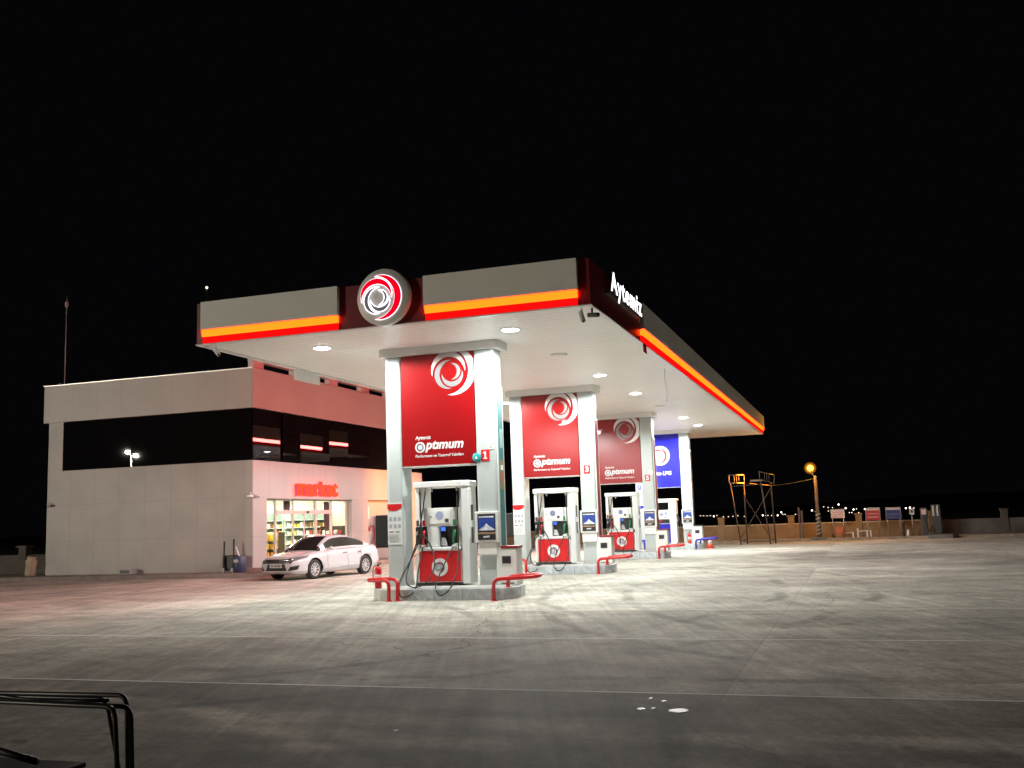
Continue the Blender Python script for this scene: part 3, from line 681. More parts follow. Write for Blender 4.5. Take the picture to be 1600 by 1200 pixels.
def extinguisher(loc, label):
    c = thing('fire_extinguisher', label, 'fire extinguisher', loc, group='red fire extinguishers')
    mb = MB(); mb.lathe([(.05, 0), (.07, .01), (.072, .03), (.072, .37), (.055, .42), (.025, .44)], n=18); mb.build('cylinder', RED, c)
    mb = MB(); mb.lathe([(.02, .44), (.02, .47)], n=10); mb.box(-.015, .06, -.012, .012, .47, .485); mb.box(-.015, .075, -.012, .012, .50, .512); mb.build('valve', BLACK, c)
    mb = MB(); mb.tube(smooth_path([(-.02, 0, .46), (-.09, -.03, .42), (-.095, -.04, .25), (-.085, -.04, .12)]), .01, 6); mb.build('hose', RUBBER, c)
    mb = MB(); mb.lathe([(.0735, .14), (.0735, .28)], n=18); mb.build('label_sleeve', mat('paper_label', (.6, .5, .45), .6), c)
    return c
extinguisher((-9.36, 18.75, .226), 'red fire extinguisher by the left rail of the front island')
extinguisher((-7.05, 43.95, .232), 'red fire extinguisher beside the blue guard rail')
extinguisher((-8.95, YS[0] + 1.2, .232), 'red fire extinguisher behind the front dispenser')
# round teal badge on the corner of the first red panel
c = thing('round_badge', 'small round teal badge at the lower corner of the front red panel', 'badge', (-7.335, YS[0], 2.8))
mb = MB(); mb.lathe([(.085, .0), (.092, -.012), (.092, -.055), (.08, -.065)], ax='y', n=28); mb.build('body', mat('bright_teal', (.02, .3, .32), .35), c)
mb = MB(); mb.prism([(-.03, -.03), (.03, -.03), (.0, .035)], 0, .003, 0, FRONT(0, -.0655, 0)); mb.build('mark', WHITE, c)
# traffic cone by the last island
c = thing('traffic_cone', 'orange and white traffic cone by the blue rail', 'traffic cone', (-6.2, 44.0, .002))
mb = MB(); mb.box(-.17, .17, -.17, .17, 0, .03); mb.build('base', mat('cone_orange', (.75, .1, .04), .5), c, bevel=.01)
mb = MB(); mb.lathe([(.13, .031), (.1, .2)], n=18); mb.lathe([(.062, .34), (.03, .5)], n=18); mb.build('body', mat('cone_orange', (.75, .1, .04), .5), c)
mb = MB(); mb.lathe([(.0995, .2), (.063, .34)], n=18); mb.build('band', WHITE, c)
# ------------------------------------------------------------------ market building
BX0, BX1, BY0, BY1 = -27.1, -18.7, 28.47, 42.0
bd = thing('market_building', 'two storey white clad market building with black window band', 'building', (-22.9, 35, .13))
OFF = Vector((22.9, -35, -.13))
def bp(mb, name, m, parent=bd, bevel=0):
    o = mb.build(name, m, parent, bevel=bevel)
    if parent is bd: o.location = OFF
    return o
# keep world-space seams: materials use object coords and part origins sit at the world origin
mb = MB(); mb.box(BX0, BX1 - .25, BY0, BY0 + .25, .13, 3.74); bp(mb, 'front_wall', CLAD)
mb = MB(); mb.box(BX0, BX0 + .25, BY0 + .25, BY1, .13, 5.47); mb.box(BX0 + .25, BX1 - .25, BY1 - .25, BY1, .13, 5.47); bp(mb, 'rear_wall', CLAD)
mb = MB()
mb.box(BX1 - .25, BX1, BY0, 29.31, .13, 2.49); mb.box(BX1 - .25, BX1, 35.3, 36.65, .13, 2.49); mb.box(BX1 - .25, BX1, 40.3, BY1, .13, 2.49)
mb.box(BX1 - .25, BX1, BY0, BY1, 2.49, 3.74); mb.box(BX1 - .55, BX1 - .3, 36.65, 40.3, .13, 2.49)
bp(mb, 'side_wall', CLADSIDE)
mb = MB(); mb.box(BX0 + .252, -26.47, BY0, BY0 + .25, 3.742, 5.468); mb.box(BX0, BX0 + .25, BY0, BY0 + .248, 3.742, 5.468); bp(mb, 'pier', CLAD)
mb = MB(); mb.box(-27.36, BX1 + .0, BY0 - .0, BY1 + .02, 5.472, 6.79); bp(mb, 'roof_band', ROOFBAND, bevel=.01)
mb = MB(); mb.box(-27.38, BX1 + .02, BY0 - .02, BY0 + .12, 6.792, 6.82); mb.box(BX1 - .12, BX1 + .02, BY0 + .12, BY1, 6.792, 6.82); bp(mb, 'parapet_cap', ALU)
mb = MB(); mb.box(BX0 + .26, BX1 - .2, BY0 + .2, BY1 - .26, 3.2, 5.46); bp(mb, 'dark_core', BLACK)
# window panes: each leans a little
def pane(p0, p1, z0, z1, nrm, tilt, yaw, par=bd):
    p0, p1 = Vector((p0[0], p0[1], 0)), Vector((p1[0], p1[1], 0)); u = (p1 - p0); ln = u.length; u.normalize()
    c = (p0 + p1) / 2; c.z = (z0 + z1) / 2
    mb = MB(); hw, hh = ln / 2 - .002, (z1 - z0) / 2 - .01
    R = Matrix.Rotation(yaw, 3, 'Z') @ Matrix.Rotation(tilt, 3, u)
    n_ = Vector((nrm[0], nrm[1], 0))
    pts = []
    for d in (.0, -.015):
        for sx, sz in ((-1, -1), (1, -1), (1, 1), (-1, 1)):
            pts.append(c + R @ (u * (sx * hw) + Vector((0, 0, sz * hh)) + n_ * d))
    mb.add(pts, [(0, 1, 2, 3), (4, 7, 6, 5), (0, 4, 5, 1), (1, 5, 6, 2), (2, 6, 7, 3), (3, 7, 4, 0)])
    return bp(mb, 'window_pane', DARKGLASS, par)
xs = [-26.47 + (BX1 - .05 + 26.47) * i / 8 for i in range(9)]
for i in range(8): pane((xs[i], BY0 + .02), (xs[i + 1], BY0 + .02), 3.742, 5.468, (0, -1), random.uniform(-.004, .004), random.uniform(-.004, .004))
ys = [BY0 + .05, 30.25, 31.5, 33.6, 35.0, 36.6, 38.2, 39.8, BY1 - .1]
ty = [.0, .10, .004, -.05, .0, .005, -.004, 0]
for i in range(8): pane((BX1 - .02, ys[i]), (BX1 - .02, ys[i + 1]), 3.742, 5.468, (1, 0), [0, .012, -.006, .008, 0, 0, 0, 0][i], ty[i])
mb = MB()
for x in xs[1:-1]: mb.box(x - .012, x + .012, BY0 + .03, BY0 + .06, 3.742, 5.468)
for y in ys[1:-1]: mb.box(BX1 - .06, BX1 - .045, y - .012, y + .012, 3.742, 5.468)
bp(mb, 'mullion', BLACK)
# shop room
RX0, RX1, RY0, RY1, RZ = -24.5, -18.97, 28.74, 36.6, 2.62
mb = MB(); mb.box(RX0, RX1 + .2, RY0, RY1, .131, .145); bp(mb, 'shop_floor', mat('shop_tiles', (.5, .46, .4), .25, vary=.06))
mb = MB(); mb.box(RX0, RX1 - .01, RY0, RY1, RZ, RZ + .1); bp(mb, 'shop_ceiling', INTERIOR)
mb = MB(); mb.box(RX0 - .1, RX0, RY0, RY1, .146, RZ); mb.box(RX0, RX1 - .03, RY1, RY1 + .1, .146, RZ); mb.box(RX0, RX1 - .03, RY0 - .01, RY0 - .003, .146, RZ); bp(mb, 'shop_wall', INTERIOR)
for x in (-20.2, -22.0, -23.6):
    for y in (29.6, 31.2, 32.8, 34.4, 35.8):
        mb = MB(); mb.box(x - .22, x + .22, y - .22, y + .22, RZ - .03, RZ - .002); bp(mb, 'ceiling_panel', ROOMLED)
# glazing, X = -18.95
GX = -18.95; FRAME = mat('shop_frame', (.6, .5, .47), .4)
mb = MB()
for y, w_ in ((29.33, .04), (30.2, .07), (31.34, .06), (32.9, .10), (34.05, .07), (35.27, .04)): mb.box(GX - .04, GX + .04, y - w_ / 2, y + w_ / 2, .146, 2.488)
mb.box(GX - .035, GX + .06, 30.236, 34.014, 1.96, 2.10)
mb.box(GX - .03, GX + .03, 29.35, 35.25, 2.43, 2.486)
bp(mb, 'shop_window_frame', FRAME)
mb = MB()
mb.box(GX - .02, GX + .02, 32.07, 32.13, .15, 1.955); mb.box(GX - .02, GX + .02, 31.38, 32.84, .15, .22)
dr = bp(mb, 'sliding_door', FRAME)
G_ = glass('shop_glass')
mb = MB(); mb.box(GX - .006, GX + .006, 31.375, 32.065, .225, 1.955); mb.box(GX - .006, GX + .006, 32.135, 32.845, .225, 1.955); mb.build('door_glass', G_, dr)
for a, b, z0, z1 in ((29.352, 30.163, .15, 2.428), (30.237, 31.308, .15, 1.957), (32.952, 34.013, .15, 1.957), (34.087, 35.248, .15, 2.428), (30.237, 31.308, 2.103, 2.428), (31.372, 32.848, 2.103, 2.428), (32.952, 34.013, 2.103, 2.428)):
    mb = MB(); mb.box(GX - .006, GX + .006, a, b, z0, z1); bp(mb, 'shop_glass', G_)
mb = MB(); mb.box(GX + .062, GX + .09, 32.2, 32.32, 1.99, 2.06); bp(mb, 'door_sensor', BLACK)
# red glowing shop sign
t = thing('market_sign', 'glowing orange and red shop lettering above the shop door', 'sign', (BX1, 31.05, 2.56))
text_obj('letters', 'market', ((.06, 0, .03), (0, 1, 0), (0, 0, 1), (1, 0, 0)), 2.95, [MARKETFACE, MARKETSIDE], t, .05, bold=.032, height=.53, xh=(.7, .82), space=1.05)
mb = MB(); mb.box(.004, .055, .1, 2.85, .12, .15); mb.build('mounting_rail', DGREY, t)
# service corner
c = thing('air_hose', 'red air hose looped on the grey recessed wall of the shop', 'hose', (-18.98, 37.2, .5))
mb = MB(); mb.tube(smooth_path([(0, -.25, .95), (.03, -.1, .95), (.05, .0, .75), (.06, .1, .93), (.06, .3, .95), (.06, .42, .75), (.06, .38, .45), (.06, .2, .15), (.06, .05, -.1), (.06, .0, -.3)], 6), .025, 8); mb.build('tube', mat('hose_red', (.3, .02, .05), .5), c)
mb = MB(); mb.box(-.015, .06, -.32, -.22, .88, 1.0); mb.build('bracket', GREY, c)
mb = MB(); mb.box(-.015, .05, -.25, .0, 1.25, 1.75); pp = mb.build('notice', WHITE2, c)
mb = MB()
for q in range(5): mb.box(.0505, .053, -.22, -.05, 1.33 + q * .08, 1.36 + q * .08)
mb.build('print', GREY, pp)
c = thing('service_cabinet', 'white service cabinet with black front beside the shop wall', 'cabinet', (-18.55, 37.75, .13))
mb = MB(); mb.box(-.3, .2, 0, 1.15, 0, 1.75); mb.build('body', WHITE, c, bevel=.02)
mb = MB(); mb.box(.202, .215, .25, 1.1, .6, 1.58); mb.build('front_glass', BLACK, c)
mb = MB(); mb.box(.202, .21, .06, .62, .48, .56); mb.build('red_label', RED, c)
mb = MB(); mb.box(.202, .21, .08, .6, .12, .44); mb.build('grille', GREY, c)
# shop interior things
def shelf(x0, x1, y0, y1, zs, label, m=WHITE2, back=None):
    c = thing('shop_shelf', label, 'shelf', ((x0 + x1) / 2, (y0 + y1) / 2, .146))
    dx, dy = (x1 - x0) / 2, (y1 - y0) / 2
    mb = MB()
    for sy in (-1, 1): mb.box(-dx, dx, sy * dy - .015, sy * dy + .015, 0, zs[-1] + .35)
    mb.build('side_panel', m, c)
    if back: mb = MB(); mb.box(-dx, -dx + .02, -dy + .016, dy - .016, .02, zs[-1] + .35); mb.build('back_panel', back, c)
    for z in zs: mb = MB(); mb.box(-dx + .021, dx, -dy + .016, dy - .016, z - .02, z); mb.build('board', m, c)
    return c
zsB = [.35, .7, 1.05, 1.4, 1.75]
GREENISH = mat('green_shelf', (.35, .45, .4), .4)
def shelf_x(x0, x1, y0, y1, zs, label, m, back=None):
    c = thing('shop_shelf', label, 'shelf', ((x0 + x1) / 2, (y0 + y1) / 2, .146))
    dx, dy = (x1 - x0) / 2, (y1 - y0) / 2
    for sx in (-1, 1): mb = MB(); mb.box(sx * dx - .015, sx * dx + .015, -dy, dy, 0, zs[-1] + .3); mb.build('side_panel', m, c)
    if back: mb = MB(); mb.box(-dx + .016, dx - .016, dy - .02, dy, .02, zs[-1] + .3); mb.build('back_panel', back, c)
    for z in zs: mb = MB(); mb.box(-dx + .016, dx - .016, -dy, dy - .021, z - .025, z); mb.build('board', m, c)
    return c
PALEGREEN = mat('pale_green_board', (.68, .76, .7), .4); DEEPGREEN = mat('deep_green', (.26, .32, .28), .5)
shelf(-24.45, -24.0, 29.2, 33.5, zsB, 'tall pale shelf along the shop rear wall', WHITE2, mat('green_shelf', (.35, .45, .4), .4))
shelf_x(-24.0, -22.3, 36.1, 36.55, [.35, .7, 1.05, 1.35, 1.65], 'green shelf on the end wall seen through the left door', PALEGREEN, DEEPGREEN)
shelf_x(-22.2, -20.3, 36.1, 36.55, [.35, .7, 1.05, 1.35, 1.65], 'green shelf on the end wall seen behind the right door', PALEGREEN, DEEPGREEN)
shelf_x(-21.3, -19.75, 31.7, 32.1, [.3, .6, .9], 'low snack shelf behind the left door frame', WOOD, INTERIOR)
shelf_x(-20.1, -19.15, 35.3, 35.6, [.3, .55, .8, 1.05], 'display rack of packets behind the right shop window', WOOD, WOOD)
cols = [('orange', (.8, .3, .03)), ('yellow', (.8, .6, .06)), ('white', (.8, .78, .72)), ('red', (.6, .06, .05)), ('brown', (.25, .12, .05)), ('green', (.15, .4, .12))]
def goods(n, x0, x1, y, zs, wh, label, pick, grp):
    step = (x1 - x0) / n
    for z in zs:
        for q in range(n):
            nm, cc = cols[random.choice(pick)]; hh = random.uniform(.6, 1) * wh; ww = step * random.uniform(.3, .46)
            mb = MB(); xc = x0 + (q + .5) * step
            mb.prism([(-ww, 0), (ww, 0), (ww, hh * .85), (ww * .6, hh), (-ww * .6, hh), (-ww, hh * .85)], 0, .1, 0, ((xc, y, z + .146), (1, 0, 0), (0, 0, 1), (0, -1, 0)))
            tag(mb.build('shop_packet', mat('packet_' + nm, cc, .4, vary=.3, scale=14)), label, 'packet', grp)
goods(8, -21.26, -19.8, 31.9, [.3, .6, .9], .24, 'bright packet on the low snack shelf by the door', [0, 1, 1, 2, 0], 'packets on the low snack shelf')
goods(11, -23.95, -22.35, 36.25, [.35, .7, 1.05, 1.35], .2, 'packet on the left green end wall shelf', [2, 2, 1, 4, 0, 3], 'packets on the left green shelf')
goods(12, -22.15, -20.35, 36.25, [.35, .7, 1.05, 1.35], .2, 'packet on the right green end wall shelf', [2, 2, 5, 4, 3, 1], 'packets on the right green shelf')
goods(5, -20.06, -19.2, 35.42, [.3, .55, .8, 1.05], .18, 'red or white packet on the display rack in the right window', [3, 2, 2], 'packets on the window display rack')
c = thing('shop_counter', 'dark brown counter seen through the left shop window', 'counter', (-20.5, 29.7, .146))
mb = MB(); mb.box(-.35, .35, -.75, .4, 0, .9); mb.build('base', WOOD, c); mb = MB(); mb.box(-.4, .4, -.8, .45, .902, .95); mb.build('top', WHITE2, c, bevel=.01)
c = thing('till_screen', 'dark till monitor on the shop counter', 'monitor', (-20.4, 29.9, 1.096))
mb = MB(); mb.box(-.02, .02, -.2, .2, .1, .42); mb.build('screen', DGREY, c, bevel=.01); mb = MB(); mb.box(-.1, .1, -.1, .1, 0, .02); mb.box(-.015, .015, -.03, .03, .02, .11); mb.build('stand', BLACK, c)
for q, (x, y) in enumerate(((-19.6, 29.55), (-19.5, 30.0))):
    c = thing('wooden_stool', ['left', 'right'][q] + ' brown stool at the shop counter', 'stool', (x, y, .146))
    mb = MB(); mb.box(-.17, .17, -.17, .17, .55, .59); mb.build('seat', WOOD, c, bevel=.01)
    for sx in (-1, 1):
        for sy in (-1, 1): mb = MB(); mb.tube([(sx * .17, sy * .17, 0), (sx * .13, sy * .13, .55)], .018); mb.build('leg', WOOD, c)
    mb = MB(); mb.box(-.17, .17, .15, .17, .6, .95); mb.build('backrest', WOOD, c)
c = thing('hanging_poster', 'dark poster hanging inside the right shop window', 'poster', (-19.3, 34.45, 1.2))
mb = MB(); mb.box(-.01, .01, -.28, .28, .2, 1.22); mb.build('sheet', mat('maroon_print', (.12, .03, .04), .5, vary=.5, scale=5), c); mb = MB(); mb.tube([(0, 0, 1.22), (0, 0, 1.42)], .006); mb.build('cord', BLACK, c)
c = thing('hanging_sign', 'small dark sign hanging above the shop door inside', 'sign', (-19.6, 32.0, 2.12))
mb = MB(); mb.box(-.02, .02, -.2, .2, 0, .36); mb.build('board', mat('maroon_print', (.12, .03, .04), .5), c); mb = MB(); mb.tube([(0, 0, .36), (0, 0, .498)], .006); mb.build('cord', BLACK, c)
c = thing('exit_sign', 'small green lit sign inside behind the left door glass', 'sign', (-23.95, 31.0, 2.1))
mb = MB(); mb.box(.0, .04, -.22, .22, 0, .16); mb.build('lightbox', GREENSIGN, c); mb = MB(); mb.box(-.55, -.001, -.05, .05, .05, .1); mb.build('bracket', GREY, c)
# roof screen along the right edge
t = thing('roof_frame', 'pale steel frame with open slots on the roof edge under the canopy', 'frame', (-19.2, 29, 6.79))
mb = MB(); mb.box(-.12, .12, .1, 12.5, .36, .62); mb.build('beam', WHITE2, t, bevel=.01)
for y0, y1 in ((.1, .75), (2.7, 4.2), (5.3, 6.0), (7.95, 8.7), (10.3, 11.0)):
    mb = MB(); mb.box(-.10, .10, y0, y1, 0, .358); mb.build('post', WHITE2, t)
# mast on the roof
t = thing('roof_mast', 'thin pale mast rising from the roof of the market building', 'mast', (-26.86, 28.9, 6.79))
mb = MB(); mb.lathe([(.02, 0), (.017, 2.95)], n=10); mb.build('pole', GREY, t)
mb = MB(); mb.lathe([(.03, 2.951), (.06, 3.0), (.06, 3.14), (.01, 3.2)], n=12); mb.lathe([(.008, 3.2), (.006, 3.45)], n=6); mb.build('tip', GREY, t)
mb = MB(); mb.box(-.12, .12, -.12, .12, 0, .03); mb.build('base_plate', GREY, t)
cctv((-18.74, 28.42, 2.68), (-1, -.35, -.05), 'white security camera pointing left at the building corner')
cctv((-18.64, 28.55, 2.66), (1, -.2, -.1), 'white security camera pointing right at the building corner')
cctv((-26.95, 28.42, 2.66), (1, -.4, .0), 'small grey security camera at the left end of the front wall', GREY)
# air unit and trolleys at the front wall
c = thing('vent_box', 'low grey box at the foot of the front wall', 'box', (-23.45, 28.3, .13))
mb = MB(); mb.box(-.24, .24, -.16, .16, 0, .17); mb.build('case', GREY, c, bevel=.015); mb = MB(); mb.box(-.2, .2, -.166, -.161, .03, .14); mb.build('grille', DGREY, c)
c = thing('hand_trolley', 'black hand trolley with two upright handles by the building corner', 'trolley', (-19.3, 28.0, .13))
for x in (-.16, .2): mb = MB(); mb.tube([(x, 0, .02), (x, .02, 1.0 + .06 * (x > 0))], .028); mb.build('upright', BLACK, c)
mb = MB(); mb.box(-.25, .22, .05, .3, .06, .55); mb.build('tub', BLACK, c, bevel=.02)
for x in (-.16, .2): mb = MB(); mb.lathe([(.07, -.025), (.08, -.02), (.08, .02), (.07, .025)], (x, -.05, .08), 'x', 14); mb.build('wheel', GREY, c)
c = thing('water_drum', 'dark blue drum with a white stick beside the trolley', 'drum', (-18.93, 28.1, .13))
mb = MB(); mb.lathe([(.18, 0), (.2, .02), (.205, .25), (.2, .5), (.19, .52)], n=22); mb.build('body', mat('navy_plastic', (.04, .05, .11), .4), c)
mb = MB(); mb.box(-.1, .08, -.212, -.206, .33, .42); mb.build('label', GREY, c)
mb = MB(); mb.tube([(0, 0, .45), (-.13, -.03, .82)], .022); mb.build('stick', PAPER, c)
c = thing('paper_sack', 'tan paper sack leaning at the left end of the building', 'sack', (-27.55, 28.25, .13))
mb = MB(); mb.lathe([(.14, 0), (.19, .06), (.17, .3), (.2, .52), (.14, .6), (.17, .66)], n=9); s_ = mb.build('bag', CARD, c); s_.rotation_euler = (.05, .12, 0)
c = thing('concrete_block', 'reddish concrete block on the pavement corner by the car', 'block', (-18.0, 27.65, .13))
mb = MB(); mb.box(-.3, .3, -.15, .15, 0, .16); mb.build('block', mat('brick_red_concrete', (.3, .2, .17), .8, vary=.2), c, bevel=.03)
# ------------------------------------------------------------------ car (forward = +x, left = +y)
def build_car():
    S = .87
    car = thing('parked_car', 'white four door saloon car parked in front of the shop', 'car', (-15.6, 27.5, 0), math.atan2(-.98, -.19))
    car.scale = (S, S, S)
    Lh = 2.31
    def itp(tab, x):
        for (a, b), (c, d) in zip(tab, tab[1:]):
            if x <= c: t = (x - a) / (c - a); t = t * t * (3 - 2 * t) * .5 + t * .5; return b + (d - b) * t
        return tab[-1][1]
    # tables over s = distance from the nose
    TOP = [(0, .60), (.10, .70), (.35, .79), (.8, .88), (1.3, .96), (1.7, .99), (3.5, 1.03), (4.0, 1.06), (4.4, 1.05), (4.55, .98), (4.63, .80)]
    BOT = [(0, .30), (.15, .20), (.5, .17), (4.0, .19), (4.4, .26), (4.63, .40)]
    WID = [(0, .60), (.08, .72), (.25, .82), (.6, .885), (1.1, .9), (3.5, .9), (4.1, .87), (4.4, .82), (4.63, .70)]
    ss = [0, .04, .1, .2, .35, .5, .7, .9, 1.1, 1.3, 1.5, 1.8, 2.1, 2.5, 2.9, 3.2, 3.5, 3.8, 4.0, 4.2, 4.35, 4.48, 4.57, 4.63]
    prof = [(0, 0.), (.8, 0.), (.95, .06), (1, .25), (.985, .48), (.99, .66), (.965, .80), (.90, .91), (.75, .97), (.4, 1.0), (0, 1.01)]
    v = []; f = []; m = len(prof)
    ring = []
    for s in ss:
        t_, b_, w_ = itp(TOP, s), itp(BOT, s), itp(WID, s)
        half = [(w_ * a, b_ + (t_ - b_) * h) for a, h in prof]
        r = [(Lh - s, y, z) for y, z in half] + [(Lh - s, -y, z) for y, z in half[-2:0:-1]]
        ring.append(r)
    n = len(ring[0]); v = [p for r in ring for p in r]
    for i in range(len(ss) - 1):
        for k in range(n): f.append((i * n + k, i * n + (k + 1) % n, (i + 1) * n + (k + 1) % n, (i + 1) * n + k))
    f += [tuple(range(n)), tuple(range((len(ss) - 1) * n, len(ss) * n))]
    mb = MB(); mb.add(v, f, 0, True); body = mb.build('body', CARPAINT, car)
    bvh = BVHTree.FromPolygons(v, [tuple(q) for q in f])
    WX = (Lh - .93, Lh - 3.63)
    cut = []
    for x in WX:
        cm = MB(); cm.lathe([(.375, -1.2), (.375, 1.2)], (x, 0, .33), 'y', 36); o = cm.build('cutter', BLACK, car); cut.append(o)
        b_ = body.modifiers.new('arch', 'BOOLEAN'); b_.operation = 'DIFFERENCE'; b_.object = o; b_.solver = 'EXACT'
    bpy.context.view_layer.update(); dg = bpy.context.evaluated_depsgraph_get(); me = bpy.data.meshes.new_from_object(body.evaluated_get(dg))
    body.modifiers.clear(); body.data = me
    for p in me.polygons: p.use_smooth = True
    me.materials.clear(); me.materials.append(CARPAINT); me.materials.append(BLACK)
    for p in me.polygons:
        p.material_index = 0
        for x in WX:
            c = p.center
            if abs(math.hypot(c.x - x, c.z - .33) - .375) < .02 and abs(p.normal.y) < .3: p.material_index = 1; p.use_smooth = False
    for o in cut: bpy.data.objects.remove(o)
    def patch(name, corners, dirn, m, parent, nu=8, nv=4, off=.006, start=3.):
        """four-corner patch projected on to the body"""
        d = Vector(dirn).normalized(); c = [Vector(q) for q in corners]; vs = []; fs = []
        for j in range(nv + 1):
            for i in range(nu + 1):
                a, b = i / nu, j / nv
                q = (c[0] * (1 - a) + c[1] * a) * (1 - b) + (c[3] * (1 - a) + c[2] * a) * b
                h = bvh.ray_cast(q - d * start, d)[0]
                vs.append((h - d * off) if h else q)
        for j in range(nv):
            for i in range(nu): k = j * (nu + 1) + i; fs.append((k, k + 1, k + nu + 2, k + nu + 1))
        mb = MB(); mb.add(vs, fs, 0, True); o = mb.build(name, m, parent)
        so = o.modifiers.new('thick', 'SOLIDIFY'); so.thickness = .006; so.offset = 0
        return o
    F = (-1, 0, 0)
    patch('grille', [(Lh, -.62, .56), (Lh, .62, .56), (Lh, .72, .70), (Lh, -.72, .70)], F, BLACK, car, 14, 3)
    patch('grille_bar', [(Lh, -.55, .65), (Lh, .55, .65), (Lh, .66, .695), (Lh, -.66, .695)], F, CHROME, car, 14, 2, .016)
    patch('lower_intake', [(Lh, -.50, .22), (Lh, .50, .22), (Lh, .36, .54), (Lh, -.36, .54)], F, BLACK, car, 10, 3)
    for s in (1, -1):
        patch('headlight', [(Lh, s * .54, .60), (Lh - .5, s * .88, .72), (Lh - .62, s * .88, .80), (Lh, s * .56, .72)], (-1, -s * .8, 0), mat('headlight_lens', (.16, .17, .19), .08, spec=.8), car, 8, 3, .012)
        patch('fog_recess', [(Lh, s * .50, .32), (Lh - .15, s * .80, .36), (Lh - .2, s * .84, .50), (Lh, s * .60, .45)], (-1, -s * .8, 0), BLACK, car, 6, 3, .008)
        hl = patch('tail_light', [(-Lh, s * .5, .86), (-Lh + .2, s * .84, .84), (-Lh + .25, s * .86, .95), (-Lh, s * .55, .98)], (1, -s * .8, 0), RED, car, 6, 3, .01)
        # side details
        for x in (Lh - 1.55, Lh - 2.62, Lh - 3.35):
            patch('door_seam', [(x - .005, 0, .30), (x + .005, 0, .30), (x + .005, 0, .93), (x - .005, 0, .93)], (0, -s, 0), DGREY, car, 1, 8, .002)
        for x in (Lh - 2.45, Lh - 3.25):
            patch('door_handle', [(x - .1, 0, .80), (x + .1, 0, .80), (x + .1, 0, .83), (x - .1, 0, .83)], (0, -s, 0), CHROME, car, 3, 1, .025)
        patch('sill_crease', [(Lh - 3.2, 0, .36), (Lh - 1.4, 0, .30), (Lh - 1.4, 0, .315), (Lh - 3.2, 0, .39)], (0, -s, 0), GREY, car, 8, 1, .004)
    patch('bonnet_seam', [(Lh - .2, -.62, 0), (Lh - .2, .62, 0), (Lh - .215, .62, 0), (Lh - .215, -.62, 0)], (0, 0, -1), DGREY, car, 10, 1, .003)
    pl = MB(); pl.box(Lh + .012, Lh + .03, -.26, .26, .42, .54); plate = pl.build('number_plate', mat('plate_white', (.5, .5, .5), .5), car)
    mb = MB()
    for q in range(7): mb.box(Lh + .0305, Lh + .033, -.2 + q * .058 + (.02 if q > 1 else 0), -.165 + q * .058 + (.02 if q > 1 else 0), .445, .515)
    mb.build('plate_characters', INK, plate)
    # greenhouse
    ZR = [(1.18, .955), (1.5, 1.16), (1.85, 1.34), (2.1, 1.405), (2.5, 1.43), (2.9, 1.405), (3.3, 1.31), (3.7, 1.16), (4.05, 1.055)]
    st = [1.18, 1.35, 1.5, 1.7, 1.85, 2.0, 2.1, 2.3, 2.5, 2.7, 2.9, 3.1, 3.3, 3.5, 3.7, 3.9, 4.05]
    R = []
    for s in st:
        z = itp(ZR, s); zb = itp(TOP, s) - .03; hgt = max(z - zb, .02); k = min(1, hgt / .40)
        wb = .80 - .10 * abs((s - 2.5) / 1.5) ** 2; wt = wb - .20 * k
        half = [(wb, zb - .02), (wb - .01 * k, zb + hgt * .12), (wt + .05 * k, zb + hgt * .82), (wt, zb + hgt * .93), (wt - .10, zb + hgt), (0, zb + hgt + .018)]
        R.append([(Lh - s, y, q) for y, q in half] + [(Lh - s, -y, q) for y, q in half[-2::-1]])
    groups = {}
    nn = len(R[0])
    for i in range(len(st) - 1):
        mid = (st[i] + st[i + 1]) / 2
        for k in range(nn - 1):
            q = min(k, nn - 2 - k); side = 'l' if k < nn // 2 else 'r'
            if q == 4: key = 'windscreen' if mid < 1.95 else ('rear_window' if mid > 3.1 else 'roof')
            elif q == 1 and 1.36 < mid < 3.75: key = 'B' + side if 2.3 < mid < 2.5 and False else ('side_window_front' if mid < 2.5 else 'side_window_rear') + side
            elif q <= 3 and mid < 1.36: key = 'corner_trim' + side
            else: key = 'roof'
            groups.setdefault(key, []).append([R[i][k], R[i][k + 1], R[i + 1][k + 1], R[i + 1][k]])
    for key, qs in groups.items():
        mb = MB()
        for q in qs: mb.add(q, [(0, 1, 2, 3)], 0, True)
        nm = 'roof' if key == 'roof' else ('side_window' if key.startswith('side') else ('corner_trim' if key.startswith('corner') else key))
        mb.build(nm, CARPAINT if key == 'roof' else CARGLASS, car)
